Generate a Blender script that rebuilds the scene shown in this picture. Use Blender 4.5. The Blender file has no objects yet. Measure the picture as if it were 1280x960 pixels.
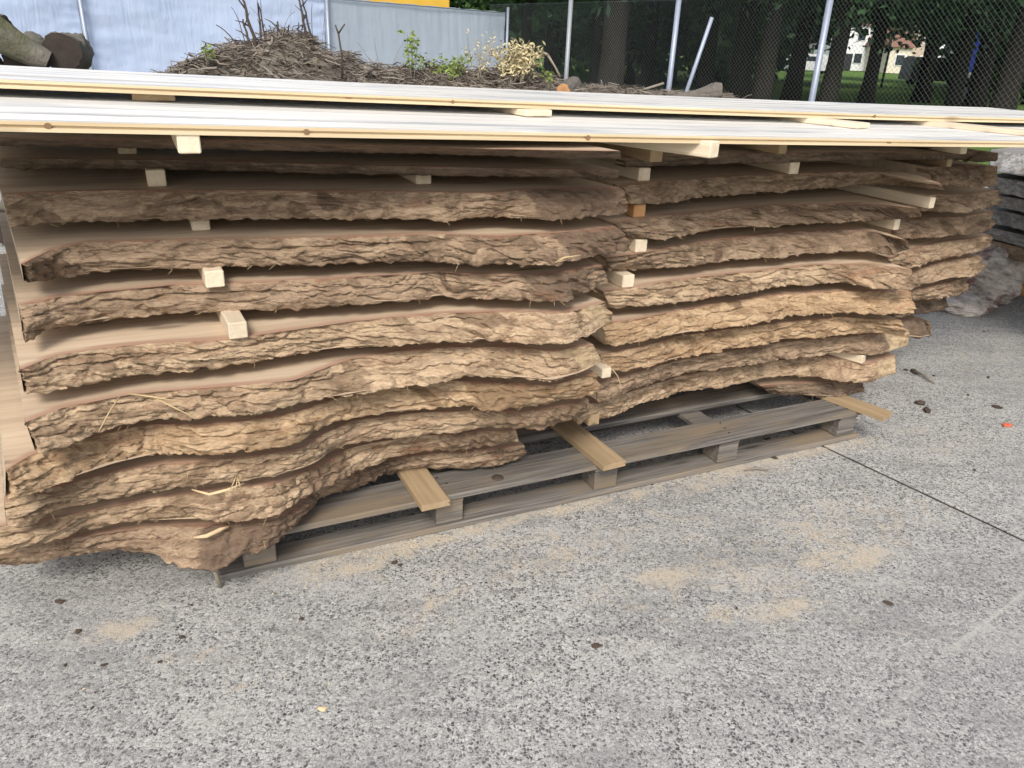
import bpy, bmesh, math, random
import numpy as np
from mathutils import Vector, Matrix
random.seed(7)
RNG = np.random.RandomState(7)
sc = bpy.context.scene
col = sc.collection

# ---------------------------------------------------------------- camera, world, sun, exposure
CAM_H = 1.5
FPX, CX, CY = 962.0, 640.0, 480.0            # focal length in pixels of the 1280x960 photograph
ROLL = math.radians(2.5)
PITCH = math.atan((480 - 54) * math.cos(ROLL) / FPX)
cF = np.array([0, math.cos(PITCH), -math.sin(PITCH)])
cU0 = np.array([0, math.sin(PITCH), math.cos(PITCH)])
cR0 = np.array([1.0, 0, 0])
cR = math.cos(ROLL) * cR0 + math.sin(ROLL) * cU0
cU = -math.sin(ROLL) * cR0 + math.cos(ROLL) * cU0
cam_d = bpy.data.cameras.new('camera')
cam = bpy.data.objects.new('camera', cam_d)
col.objects.link(cam)
cam_d.sensor_fit = 'HORIZONTAL'
cam_d.sensor_width = 36.0
cam_d.lens = 36.0 * FPX / 1280.0
cam_d.clip_start = 0.05
cam_d.clip_end = 1500
M = Matrix(((cR[0], cU[0], -cF[0], 0), (cR[1], cU[1], -cF[1], 0), (cR[2], cU[2], -cF[2], CAM_H), (0, 0, 0, 1)))
cam.matrix_world = M
sc.camera = cam

SUN = Vector((-0.06, -0.74, 0.72)).normalized()
w = bpy.data.worlds.new('World')
sc.world = w
w.use_nodes = True
wn = w.node_tree.nodes
wl = w.node_tree.links
sky = wn.new('ShaderNodeTexSky')
sky.sky_type = 'NISHITA'
sky.sun_disc = False
sky.sun_elevation = math.asin(SUN.z)
sky.sun_rotation = math.atan2(SUN.x, SUN.y)
sky.air_density = 1.0
sky.dust_density = 3.0
sky.ozone_density = 1.0
hs = wn.new('ShaderNodeHueSaturation')
hs.inputs['Saturation'].default_value = 0.55      # thin high cloud
wl.new(sky.outputs[0], hs.inputs['Color'])
wl.new(hs.outputs[0], wn['Background'].inputs[0])
wn['Background'].inputs[1].default_value = 0.145
sd = bpy.data.lights.new('sun', 'SUN')
sd.energy = 2.1
sd.angle = math.radians(18)
sd.color = (1.0, 0.94, 0.85)
so = bpy.data.objects.new('sun', sd)
col.objects.link(so)
so.rotation_euler = (-SUN).to_track_quat('-Z', 'Y').to_euler()
so.location = (0, 0, 10)
sc.view_settings.view_transform = 'Standard'
sc.view_settings.look = 'None'
sc.view_settings.gamma = 1.0
sc.view_settings.exposure = 0.44

# ---------------------------------------------------------------- helpers
def ray(a, b):
    return cF + (a - CX) / FPX * cR - (b - CY) / FPX * cU
CAM = np.array([0, 0, CAM_H])
def gz(a, b, z):                      # point of height z seen at photo pixel (a, b)
    d = ray(a, b)
    return CAM + d * ((z - CAM_H) / d[2])
def gy(a, b, Y):                      # point at distance Y seen at photo pixel (a, b)
    d = ray(a, b)
    return CAM + d * (Y / d[1])

A0 = gz(275, 728, 0.0)
B0 = gz(1072, 548, 0.0)
eU = (B0 - A0) / np.linalg.norm(B0 - A0)
eV = np.array([-eU[1], eU[0], 0.0])
ANG = math.atan2(eU[1], eU[0])
def loc(P):
    d = np.asarray(P) - A0
    return np.array([d @ eU, d @ eV, d[2]])
def L2W(x, y, z=0.0):
    return A0 + eU * x + eV * y + np.array([0, 0, z])
def lz(a, b, z):
    return loc(gz(a, b, z))

_perm = np.random.RandomState(3).permutation(4096)
_gr = np.random.RandomState(4).rand(4096) * 2 * math.pi
_gx, _gy = np.cos(_gr), np.sin(_gr)
def noise(x, y, seed=0):
    x = np.asarray(x, float); y = np.asarray(y, float)
    xi = np.floor(x).astype(int); yi = np.floor(y).astype(int)
    xf = x - xi; yf = y - yi
    u = xf * xf * xf * (xf * (xf * 6 - 15) + 10); v = yf * yf * yf * (yf * (yf * 6 - 15) + 10)
    def g(ix, iy, dx, dy):
        h = _perm[(_perm[(ix + seed * 131) & 4095] + iy * 7 + seed) & 4095]
        return _gx[h] * dx + _gy[h] * dy
    a = g(xi, yi, xf, yf); b = g(xi + 1, yi, xf - 1, yf)
    c = g(xi, yi + 1, xf, yf - 1); d = g(xi + 1, yi + 1, xf - 1, yf - 1)
    return (a + (b - a) * u + ((c + (d - c) * u) - (a + (b - a) * u)) * v) * 1.4
def fbm(x, y, seed=0, o=4, g=0.5):
    s = 0; a = 1
    for k in range(o):
        s = s + a * noise(x * 2 ** k, y * 2 ** k, seed + k * 17); a *= g
    return s
def worley(x, y, seed=0):
    xi = np.floor(x).astype(int); yi = np.floor(y).astype(int)
    d1 = np.full(x.shape, 9.0); d2 = np.full(x.shape, 9.0); rid = np.zeros(x.shape)
    for i in (-1, 0, 1):
        for j in (-1, 0, 1):
            h = _perm[(_perm[(xi + i + seed * 57) & 4095] + (yi + j) * 13 + seed) & 4095]
            px = xi + i + (h & 63) / 64.0; py = yi + j + ((h >> 6) & 63) / 64.0
            d = np.hypot(x - px, y - py)
            n = d < d1
            d2 = np.where(n, d1, np.minimum(d2, d)); rid = np.where(n, ((h * 37) & 255) / 255.0, rid); d1 = np.where(n, d, d1)
    return d1, d2, rid
def smooth(a, b, x):
    t = np.clip((x - a) / (b - a), 0, 1)
    return t * t * (3 - 2 * t)

def tag(o, label=None, cat=None, group=None, kind=None):
    if label: o['label'] = label
    if cat: o['category'] = cat
    if group: o['group'] = group
    if kind: o['kind'] = kind
    return o
def empty(name, p=(0, 0, 0), rz=0.0):
    o = bpy.data.objects.new(name, None)
    o.empty_display_size = 0.1
    o.location = p; o.rotation_euler = (0, 0, rz)
    col.objects.link(o)
    return o
def mesh_np(name, V, F, mats, parent=None, uv=None, smooth_=True, attrs=None, mi=None):
    """V (n,3), F list/array of quads or tris"""
    me = bpy.data.meshes.new(name)
    V = np.asarray(V, np.float32)
    F = np.asarray(F, np.int32)
    k = F.shape[1]
    me.vertices.add(len(V)); me.vertices.foreach_set('co', V.ravel())
    me.loops.add(F.size); me.loops.foreach_set('vertex_index', F.ravel())
    me.polygons.add(len(F))
    me.polygons.foreach_set('loop_start', np.arange(0, F.size, k, dtype=np.int32))
    me.polygons.foreach_set('loop_total', np.full(len(F), k, np.int32))
    me.update(calc_edges=True)
    if mi is not None:
        me.polygons.foreach_set('material_index', np.asarray(mi, np.int32))
    me.polygons.foreach_set('use_smooth', np.full(len(F), smooth_, bool))
    if uv is not None:
        ul = me.uv_layers.new(name='UVMap')
        ul.data.foreach_set('uv', np.asarray(uv, np.float32)[F.ravel()].ravel())
    if attrs:
        for an, av in attrs.items():
            at = me.attributes.new(an, 'FLOAT', 'POINT')
            at.data.foreach_set('value', np.asarray(av, np.float32))
    for m in (mats if isinstance(mats, (list, tuple)) else [mats]):
        me.materials.append(m)
    me.validate()
    o = bpy.data.objects.new(name, me)
    col.objects.link(o)
    if parent: o.parent = parent
    return o
class MB:
    """collects boxes, tubes, grids; builds one mesh (triangles and quads)"""
    def __init__(s): s.v = []; s.f = []; s.m = []; s.sm = []
    def add(s, vs, fs, m=0, sm=False):
        b = len(s.v)
        s.v += [tuple(map(float, p)) for p in vs]
        for f in fs:
            s.f.append([i + b for i in f]); s.m.append(m); s.sm.append(sm)
    def box(s, c, d, rz=0, m=0, bev=0.0, jit=0.0):
        hx, hy, hz = d[0] / 2, d[1] / 2, d[2] / 2
        b = min(bev, hx * .9, hy * .9, hz * .9)
        ca, sa = math.cos(rz), math.sin(rz)
        if b <= 0:
            P = [(x, y, z) for z in (-hz, hz) for x, y in ((-hx, -hy), (hx, -hy), (hx, hy), (-hx, hy))]
            F = [(3, 2, 1, 0), (4, 5, 6, 7), (0, 1, 5, 4), (1, 2, 6, 5), (2, 3, 7, 6), (3, 0, 4, 7)]
        else:
            def rg(zz, i):
                x, y = hx - i, hy - i
                return [(-x + b, -y, zz), (x - b, -y, zz), (x, -y + b, zz), (x, y - b, zz), (x - b, y, zz), (-x + b, y, zz), (-x, y - b, zz), (-x, -y + b, zz)]
            P = rg(-hz, b) + rg(-hz + b, 0) + rg(hz - b, 0) + rg(hz, b)
            F = [tuple(range(7, -1, -1)), tuple(range(24, 32))]
            for r_ in range(3):
                for i in range(8):
                    j = (i + 1) % 8
                    F.append((r_ * 8 + i, r_ * 8 + j, r_ * 8 + 8 + j, r_ * 8 + 8 + i))
        s.add([(c[0] + x * ca - y * sa, c[1] + x * sa + y * ca, c[2] + z) for x, y, z in P], F, m)
    def tube(s, pts, rad, n=6, m=0, cap=True, sm=True):
        pts = [np.array(p, float) for p in pts]
        if not hasattr(rad, '__len__'): rad = [rad] * len(pts)
        V = []; up = np.array([0.13, 0.27, 0.95])
        for i, p in enumerate(pts):
            d = pts[min(i + 1, len(pts) - 1)] - pts[max(i - 1, 0)]
            d = d / (np.linalg.norm(d) + 1e-9)
            if i == 0:
                if abs(d @ up) > .9: up = np.array([1.0, .1, 0])
                a = np.cross(d, up)
            else:
                a = a - d * (a @ d)
            a = a / np.linalg.norm(a); b = np.cross(d, a)
            for k in range(n):
                t = 2 * math.pi * k / n
                V.append(p + (a * math.cos(t) + b * math.sin(t)) * rad[i])
        F = []
        for i in range(len(pts) - 1):
            for k in range(n):
                k2 = (k + 1) % n
                F.append((i * n + k, i * n + k2, (i + 1) * n + k2, (i + 1) * n + k))
        if cap:
            F.append(tuple(range(n - 1, -1, -1))); F.append(tuple((len(pts) - 1) * n + k for k in range(n)))
        s.add(V, F, m, sm)
    def build(s, name, mats, parent=None, origin=None):
        me = bpy.data.meshes.new(name)
        v = s.v
        if origin is not None: v = [(a - origin[0], b - origin[1], c - origin[2]) for a, b, c in v]
        me.from_pydata(v, [], s.f)
        for m_ in (mats if isinstance(mats, (list, tuple)) else [mats]): me.materials.append(m_)
        me.polygons.foreach_set('material_index', s.m)
        me.polygons.foreach_set('use_smooth', s.sm)
        me.update()
        o = bpy.data.objects.new(name, me); col.objects.link(o)
        if parent: o.parent = parent
        return o

class NT:
    """little node-tree builder"""
    def __init__(s, name, rough=0.8, spec=0.3):
        s.mat = bpy.data.materials.new(name); s.mat.use_nodes = True
        s.t = s.mat.node_tree; s.b = s.t.nodes['Principled BSDF']
        s.b.inputs['Roughness'].default_value = rough
        s.b.inputs['Specular IOR Level'].default_value = spec
    def n(s, typ, **kw):
        nd = s.t.nodes.new('ShaderNode' + typ)
        for k, v in kw.items():
            if k.startswith('i_'):
                key = k[2:]
                key = int(key) if key.isdigit() else key.replace('_', ' ')
                inp = nd.inputs[key]
                if isinstance(v, bpy.types.NodeSocket): s.t.links.new(v, inp)
                else: inp.default_value = v
            else: setattr(nd, k, v)
        return nd
    def link(s, a, b): s.t.links.new(a, b)
    def coord(s, scale=(1, 1, 1), kind='Object', rnd=True):
        c = s.n('TexCoord').outputs[kind]
        if rnd:
            oi = s.n('ObjectInfo')
            v = s.n('VectorMath', operation='SCALE', i_0=(13.1, 7.7, 3.3)); s.link(oi.outputs['Random'], v.inputs['Scale'])
            c = s.n('VectorMath', operation='ADD', i_0=c, i_1=v.outputs[0]).outputs[0]
        return s.n('VectorMath', operation='MULTIPLY', i_0=c, i_1=scale).outputs[0]
    def noise(s, vec, scale=5, detail=4, rough=.55, dist=0.0):
        return s.n('TexNoise', i_Vector=vec, i_Scale=scale, i_Detail=detail, i_Roughness=rough, i_Distortion=dist).outputs['Fac']
    def ramp(s, fac, stops, interp='LINEAR'):
        r = s.n('ValToRGB'); r.color_ramp.interpolation = interp
        e = r.color_ramp.elements
        while len(e) < len(stops): e.new(.5)
        for q, (p, c) in zip(e, stops):
            q.position = p
            q.color = (c, c, c, 1) if not hasattr(c, '__len__') else tuple(c) + (1,)
        s.link(fac, r.inputs[0])
        return r.outputs[0]
    def mix(s, fac, a, b, bt='MIX'):
        m = s.n('Mix', data_type='RGBA', blend_type=bt)
        for sock, v in ((m.inputs[0], fac), (m.inputs[6], a), (m.inputs[7], b)):
            if isinstance(v, bpy.types.NodeSocket): s.link(v, sock)
            elif hasattr(v, '__len__'): sock.default_value = tuple(v) + (1,)
            else: sock.default_value = v
        return m.outputs[2]
    def math(s, op, a, b=0.0, clamp=False):
        m = s.n('Math', operation=op); m.use_clamp = clamp
        for sock, v in ((m.inputs[0], a), (m.inputs[1], b)):
            if isinstance(v, bpy.types.NodeSocket): s.link(v, sock)
            else: sock.default_value = v
        return m.outputs[0]
    def bump(s, h, strength=.5, dist=.01):
        b = s.n('Bump', i_Height=h, i_Strength=strength, i_Distance=dist)
        s.link(b.outputs[0], s.b.inputs['Normal'])
    def color(s, c): s.link(c, s.b.inputs['Base Color']); return s.mat
MAT = {}
def m_bark(name, c_a, c_b, c_c, inner=(.26, .13, .085), streak=1.0):
    t = NT(name, .95, .15)
    o = t.coord((1, 1, 1))
    big = t.noise(t.coord((2.2, 6, 6)), 1.0, 3)
    mid = t.noise(t.coord((9, 30, 45)), 1.0, 5, .65, .6)
    fine = t.noise(t.coord((60, 160, 200)), 1.0, 3, .7)
    c = t.mix(t.ramp(big, [(.38, 0), (.62, 1)]), c_a, c_b)
    c = t.mix(t.ramp(mid, [(.42, 0), (.62, 1)]), c, c_c)
    c = t.mix(t.ramp(fine, [(.35, .0), (.75, .5)]), c, [x * 1.6 for x in c_b])
    tone = t.n('Attribute', attribute_name='tone').outputs['Fac']
    c = t.mix(t.ramp(tone, [(.45, 0), (.95, .7)]), c, [x * .55 for x in c_c])
    c = t.mix(t.ramp(tone, [(.0, .5), (.3, 0)]), c, [c_a[0] * 1.15, c_a[1] * 1.2, c_a[2] * 1.3])
    rb = t.n('Attribute', attribute_name='crust').outputs['Fac']
    c = t.mix(t.math('MULTIPLY', t.ramp(t.math('ADD', rb, t.math('MULTIPLY', t.math('SUBTRACT', mid, .5), .9)), [(.35, 0), (.75, 1)]), .75), c, [c_c[0] * .8, c_c[1] * .84, c_c[2] * .9])
    red = t.noise(t.coord((3, 12, 14)), 1.0, 3, .6)
    c = t.mix(t.ramp(red, [(.6, 0), (.72, .5)]), c, [c_a[0] * .8, c_a[1] * .55, c_a[2] * .5])
    at = t.n('Attribute', attribute_name='v').outputs['Fac']
    nz = t.noise(t.coord((14, 40, 40)), 1.0, 4, .6)
    inn = t.math('LESS_THAN', t.math('ADD', at, t.math('MULTIPLY', nz, .34)), .20)
    c = t.mix(t.math('MULTIPLY', inn, .6), c, inner)
    cut = t.n('Attribute', attribute_name='cut').outputs['Fac']
    c = t.mix(t.math('MULTIPLY', cut, .85), c, t.mix(t.ramp(t.noise(t.coord((22, 22, 50)), 1, 5, .7), [(.35, 0), (.65, 1)]), (.24, .165, .095), (.60, .47, .30)))
    t.bump(t.math('ADD', t.math('MULTIPLY', mid, 1.0), t.math('MULTIPLY', fine, .45)), 1.0, .012)
    MAT[name] = t.color(c)
m_bark('bark_tan', (.375, .275, .18), (.48, .36, .24), (.21, .135, .085))
m_bark('bark_brown', (.30, .215, .145), (.38, .28, .19), (.16, .105, .07))
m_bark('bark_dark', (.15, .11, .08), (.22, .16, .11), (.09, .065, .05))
m_bark('bark_gold', (.40, .282, .175), (.48, .35, .222), (.25, .155, .085))
m_bark('bark_grey', (.31, .30, .285), (.46, .445, .425), (.17, .16, .15), inner=(.2, .18, .17))

def m_wood(name, a, b, edge=None, rough=.75, gs=(1.2, 45, 45), bump=.25, spec=.3, knots=True, stain=None, rndv=.12):
    t = NT(name, rough, spec)
    g = t.noise(t.coord(gs), 1.0, 4, .6, .4)
    g2 = t.noise(t.coord((gs[0] * 3, gs[1] * 3.5, gs[2] * 3.5)), 1.0, 2, .5)
    f = t.math('ADD', t.math('MULTIPLY', g, .75), t.math('MULTIPLY', g2, .25))
    c = t.mix(t.ramp(f, [(.36, 0), (.62, 1)]), a, b)
    if knots:
        vo = t.n('TexVoronoi', i_Vector=t.coord((1.6, 7, 7)), i_Scale=1.0, feature='F1')
        k = t.ramp(vo.outputs['Distance'], [(.05, 1), (.11, 0)])
        c = t.mix(t.math('MULTIPLY', k, .75), c, [x * .42 for x in a])
    if stain:
        s2 = t.noise(t.coord((1.5, 9, 9)), 1.0, 4, .6)
        c = t.mix(t.ramp(s2, [(.5, 0), (.66, 1)]), c, stain)
    if name == 'pine':
        oc = t.n('SeparateXYZ', i_0=t.coord(rnd=False)).outputs[1]
        sx = t.noise(t.coord((.9, 4, 4)), 1.0, 4, .7)
        em = t.ramp(t.math('ADD', t.math('MULTIPLY', t.math('ABSOLUTE', oc), 10), t.math('MULTIPLY', t.math('SUBTRACT', sx, .5), .45)), [(.54, 0), (.64, .7)])
        c = t.mix(em, c, (.27, .275, .29))
    oi = t.n('ObjectInfo').outputs['Random']
    v = t.math('ADD', t.math('MULTIPLY', oi, rndv * 2), 1 - rndv)
    c = t.mix(1.0, c, t.n('CombineColor', i_0=v, i_1=v, i_2=v).outputs[0], 'MULTIPLY')
    if edge:
        at = t.n('Attribute', attribute_name='v').outputs['Fac']     # metres from the bark edge
        e = t.math('ADD', at, t.math('MULTIPLY', t.math('SUBTRACT', g, .5), .03))
        c = t.mix(t.ramp(t.math('MULTIPLY', e, 10), [(.10, .8), (.32, 0)]), c, edge)
    t.bump(f, bump, .004)
    MAT[name] = t.color(c)
m_wood('slab_wood', (.42, .32, .225), (.57, .455, .33), edge=(.37, .22, .155), gs=(1.4, 26, 26), knots=True, bump=.35)
m_wood('slab_wood_grey', (.20, .19, .18), (.30, .29, .27), gs=(1.4, 26, 26))
m_wood('spacer_wood', (.62, .51, .37), (.72, .62, .47), rndv=.12, knots=False, gs=(4, 60, 60))
m_wood('spacer_orange', (.48, .24, .10), (.56, .31, .14), rndv=.02, knots=False)
m_wood('pine', (.78, .75, .69), (.88, .86, .81), rough=.36, spec=.5, gs=(.8, 22, 22), bump=.1, stain=(.52, .54, .57), rndv=.04)
m_wood('pine_edge', (.56, .43, .26), (.68, .56, .38), rough=.6, gs=(.8, 60, 60), bump=.15, rndv=.03)
m_wood('pallet_wood', (.075, .068, .062), (.205, .188, .168), rough=.9, gs=(2.2, 70, 70), bump=1.0, stain=(.21, .165, .115), rndv=.25)
m_wood('bearer_wood', (.33, .235, .135), (.44, .325, .20), rough=.7, gs=(2, 40, 40), bump=.3, stain=(.33, .24, .14), rndv=.1)

def m_plain(name, c, rough=.7, metal=0, var=.15, sc_=6, spec=.4, bump=0):
    t = NT(name, rough, spec); t.b.inputs['Metallic'].default_value = metal
    nz = t.noise(t.coord(), sc_, 5, .6)
    cc = t.mix(nz, [x * (1 - var) for x in c], [min(1, x * (1 + var)) for x in c])
    if bump: t.bump(nz, bump, .02)
    MAT[name] = t.color(cc)
m_plain('galv', (.30, .34, .42), .45, .3, .15, 25)
m_plain('galv_grey', (.28, .30, .32), .5, .3, .15, 25)
m_plain('wire', (.14, .165, .165), .5, .3, .1)
m_plain('yellow_paint', (.55, .33, .03), .5)
m_plain('twig', (.23, .20, .17), .95, 0, .4, 3)
m_plain('twig_pale', (.30, .26, .20), .95, 0, .3, 3)
m_plain('twig_dark', (.07, .055, .045), .95, 0, .4, 3)
m_plain('soil', (.17, .15, .125), 1.0, 0, .45, 9, .1, .8)
m_plain('chip', (.07, .05, .04), .95, 0, .5, 40)
m_plain('chip_pale', (.62, .46, .28), .95, 0, .2, 40)
m_plain('orange_plastic', (.62, .14, .07), .5, 0, .05)
m_plain('blue_cloth', (.03, .06, .40), .8, 0, .2)
m_plain('white_paint', (.75, .76, .78), .5, 0, .05)
m_plain('dark_paint', (.02, .022, .028), .4, 0, .1)
m_plain('rubber', (.02, .02, .02), .8)
m_plain('glass_dark', (.03, .04, .05), .1)
m_plain('render_cream', (.66, .60, .50), .9, 0, .06)
m_plain('brick_red', (.48, .40, .32), .9, 0, .15)
m_plain('roof_tile', (.22, .12, .09), .9, 0, .2)
m_plain('knot_wood', (.22, .13, .07), .8, 0, .4, 60)
m_plain('sawdust', (.56, .46, .33), .95, 0, .2, 60)
m_plain('dead_leaf', (.16, .11, .07), .95, 0, .5, 20)
m_plain('straw', (.50, .38, .21), .9, 0, .15)

# leaves
def m_leaf(name, a, b):
    t = NT(name, .6, .3)
    nz = t.noise(t.coord(rnd=False), .9, 3)
    ng = t.n('NewGeometry').outputs['Random Per Island']
    c = t.mix(ng, a, b)
    c = t.mix(t.ramp(nz, [(.4, 0), (.65, .6)]), c, [x * 1.5 for x in b])
    t.b.inputs['Transmission Weight'].default_value = 0
    MAT[name] = t.color(c)
m_leaf('leaf_dark', (.016, .040, .022), (.036, .078, .032))
m_leaf('leaf_mid', (.03, .07, .018), (.055, .105, .030))
m_leaf('leaf_weed', (.13, .20, .04), (.22, .27, .08))
m_leaf('leaf_dry', (.42, .36, .20), (.60, .52, .32))
# tree bark
t = NT('tree_bark', .95, .1)
nz = t.noise(t.coord((9, 9, 1.6)), 1.0, 5, .65)
t.bump(nz, 1.0, .04)
MAT['tree_bark'] = t.color(t.mix(nz, (.012, .011, .010), (.040, .035, .029)))
# log bark with moss, cut wood
t = NT('log_bark', .95, .1)
nz = t.noise(t.coord((8, 8, 8)), 1.0, 6, .7)
moss = t.noise(t.coord((3, 3, 3)), 1.0, 4, .6)
c = t.mix(nz, (.06, .055, .05), (.27, .25, .21))
c = t.mix(t.ramp(moss, [(.52, 0), (.66, .6)]), c, (.10, .11, .04))
t.bump(nz, 1.0, .03)
MAT['log_bark'] = t.color(c)
t = NT('log_grey', .95, .1)
nz = t.noise(t.coord((14, 14, 14)), 1.0, 6, .7)
t.bump(nz, 1.0, .05)
MAT['log_grey'] = t.color(t.mix(nz, (.09, .08, .07), (.30, .275, .24)))
m_plain('cut_dark', (.045, .035, .03), .95, 0, .5, 12)
m_plain('cut_orange', (.42, .22, .10), .95, 0, .35, 12)
# pale chunk
t = NT('pale_bark', .95, .1)
nz = t.noise(t.coord((10, 10, 30)), 1.0, 6, .7)
c = t.mix(t.ramp(nz, [(.35, 0), (.6, 1)]), (.26, .23, .21), (.66, .61, .56))
n2 = t.noise(t.coord((6, 6, 6)), 1.0, 3)
c = t.mix(t.ramp(n2, [(.56, 0), (.64, .8)]), c, (.20, .09, .08))
t.bump(nz, 1.0, .02)
MAT['pale_bark'] = t.color(c)
# white polythene
t = NT('polythene', .35, .5)
nz = t.noise(t.coord((1, 1, 1)), 2.2, 3)
n3 = t.noise(t.coord((6, 6, 1.2)), 1.0, 5, .6, 1.0)
c = t.mix(nz, (.40, .50, .70), (.52, .60, .77))
t.bump(n3, .5, .03)
MAT['polythene'] = t.color(c)
t = NT('shaded_polythene', .5, .4)  # same sheeting with the trees' shade painted into its colour
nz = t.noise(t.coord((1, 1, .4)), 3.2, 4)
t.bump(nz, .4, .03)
MAT['shaded_polythene'] = t.color(t.mix(nz, (.30, .36, .43), (.40, .46, .54)))
# grass
t = NT('grass', .95, .1)
nz = t.noise(t.coord(rnd=False), .35, 4)
nf = t.noise(t.coord(rnd=False), 14, 4, .7)
c = t.mix(nz, (.11, .20, .04), (.16, .27, .06))
c = t.mix(t.math('MULTIPLY', nf, .6), c, (.05, .08, .025))
t.bump(nf, 1, .05)
MAT['grass'] = t.color(c)
# exposed aggregate concrete
t = NT('aggregate_concrete', .85, .35)
O = t.coord(rnd=False)
wv = t.n('TexNoise', i_Vector=O, i_Scale=60, i_Detail=2).outputs['Color']
Od = t.n('VectorMath', operation='ADD', i_0=O, i_1=t.n('VectorMath', operation='SCALE', i_0=wv, i_Scale=.012).outputs[0]).outputs[0]
def stones(scale, thr_d, thr_l):
    v1 = t.n('TexVoronoi', i_Vector=Od, i_Scale=scale, feature='F1')
    rr = t.n('SeparateColor', i_0=v1.outputs['Color'])
    v2 = t.n('TexVoronoi', i_Vector=Od, i_Scale=scale, feature='DISTANCE_TO_EDGE')
    inside = t.ramp(v2.outputs['Distance'], [(.05, 0), (.16, 1)])
    dark = t.math('MULTIPLY', t.math('LESS_THAN', rr.outputs[0], thr_d), inside)
    light = t.math('MULTIPLY', t.math('GREATER_THAN', rr.outputs[0], thr_l), inside)
    return dark, light, rr.outputs[1], inside
d1, l1, r1, in1 = stones(128, .27, .68)
d2, l2, r2, in2 = stones(260, .32, .62)
big = t.noise(O, .9, 4)
mid = t.noise(O, 5.0, 5, .65)
fin = t.noise(O, 260, 3, .7)
base = t.mix(t.ramp(big, [(.35, 0), (.65, 1)]), (.262, .258, .248), (.342, .335, .318))
base = t.mix(t.ramp(fin, [(.25, .0), (.75, .6)]), base, (.46, .46, .45))
wear = t.math('ADD', t.math('MULTIPLY', big, .5), t.math('MULTIPLY', mid, .5))
expo = t.ramp(wear, [(.34, .45), (.56, 1.0)])
base = t.mix(t.math('MULTIPLY', t.math('MULTIPLY', l2, .65), expo), base, (.62, .62, .60))
base = t.mix(t.math('MULTIPLY', t.math('MULTIPLY', d2, .9), expo), base, (.13, .135, .14))
base = t.mix(t.math('MULTIPLY', t.math('MULTIPLY', l1, .8), expo), base, t.mix(r1, (.50, .49, .46), (.66, .65, .62)))
base = t.mix(t.math('MULTIPLY', t.math('MULTIPLY', d1, 1.0), expo), base, t.mix(r1, (.035, .04, .045), (.14, .14, .135)))
stk = t.noise(t.coord((1.3, 4.5, 1), rnd=False), 1.6, 5, .65, .8)
base = t.mix(t.ramp(stk, [(.40, .28), (.5, 0)]), base, (.17, .17, .168))
base = t.mix(t.ramp(stk, [(.55, 0), (.68, .38)]), base, (.50, .49, .46))
# tan sawdust and pale slurry follow marks stored on the sheet, broken up by noise
dust = t.n('Attribute', attribute_name='dust').outputs['Fac']
dn = t.math('ADD', t.math('MULTIPLY', t.noise(t.coord((1.0, 1.0, 1.0), rnd=False), 22, 6, .75), .5), t.math('MULTIPLY', t.noise(O, 5.5, 5, .7, 1.5), .5))
dn2 = t.noise(O, 190, 2, .6)
dm = t.ramp(t.math('ADD', t.math('ADD', dust, t.math('MULTIPLY', t.math('SUBTRACT', dn, .5), 3.6)), t.math('MULTIPLY', t.math('SUBTRACT', dn2, .5), 1.0)), [(.42, 0), (1.10, .78)])
base = t.mix(dm, base, t.mix(dn2, (.43, .36, .27), (.62, .54, .42)))
pale = t.n('Attribute', attribute_name='pale').outputs['Fac']
pm = t.ramp(t.math('ADD', pale, t.math('MULTIPLY', t.math('SUBTRACT', dn, .5), 2.8)), [(.45, 0), (1.05, .6)])
base = t.mix(pm, base, (.52, .51, .47))
jt = t.n('Attribute', attribute_name='joint').outputs['Fac']
base = t.mix(t.math('MULTIPLY', jt, .93), base, (.035, .032, .03))
hgt = t.math('ADD', t.math('MULTIPLY', t.math('ADD', in1, in2), .5), t.math('MULTIPLY', fin, .5))
t.bump(hgt, .5, .003)
MAT['concrete'] = t.color(base)
m_plain('joint_dark', (.03, .028, .025), .9)

# ---------------------------------------------------------------- the setting: ground sheets
def grid_sheet(xs, ys, fn):
    X, Y = np.meshgrid(xs, ys)
    P = fn(X.ravel(), Y.ravel())
    nx, ny = len(xs), len(ys)
    i = (np.arange(ny - 1)[:, None] * nx + np.arange(nx - 1)[None, :]).ravel()
    F = np.stack([i, i + 1, i + 1 + nx, i + nx], 1)
    return P, F
gx = np.concatenate([[-300, -120, -60], np.arange(-40, 61, 2.5), [90, 160, 300]])
gyy = np.concatenate([[-40, -10, 0, 5], np.arange(8, 70, 2.5), [90, 130, 200, 420]])
P, F = grid_sheet(gx, gyy, lambda X, Y: np.stack([X, Y, -.06 + .05 * noise(X * .1, Y * .1, 5) * (Y > 12)], 1))
tag(mesh_np('ground', P, F, MAT['grass']), kind='structure')

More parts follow.
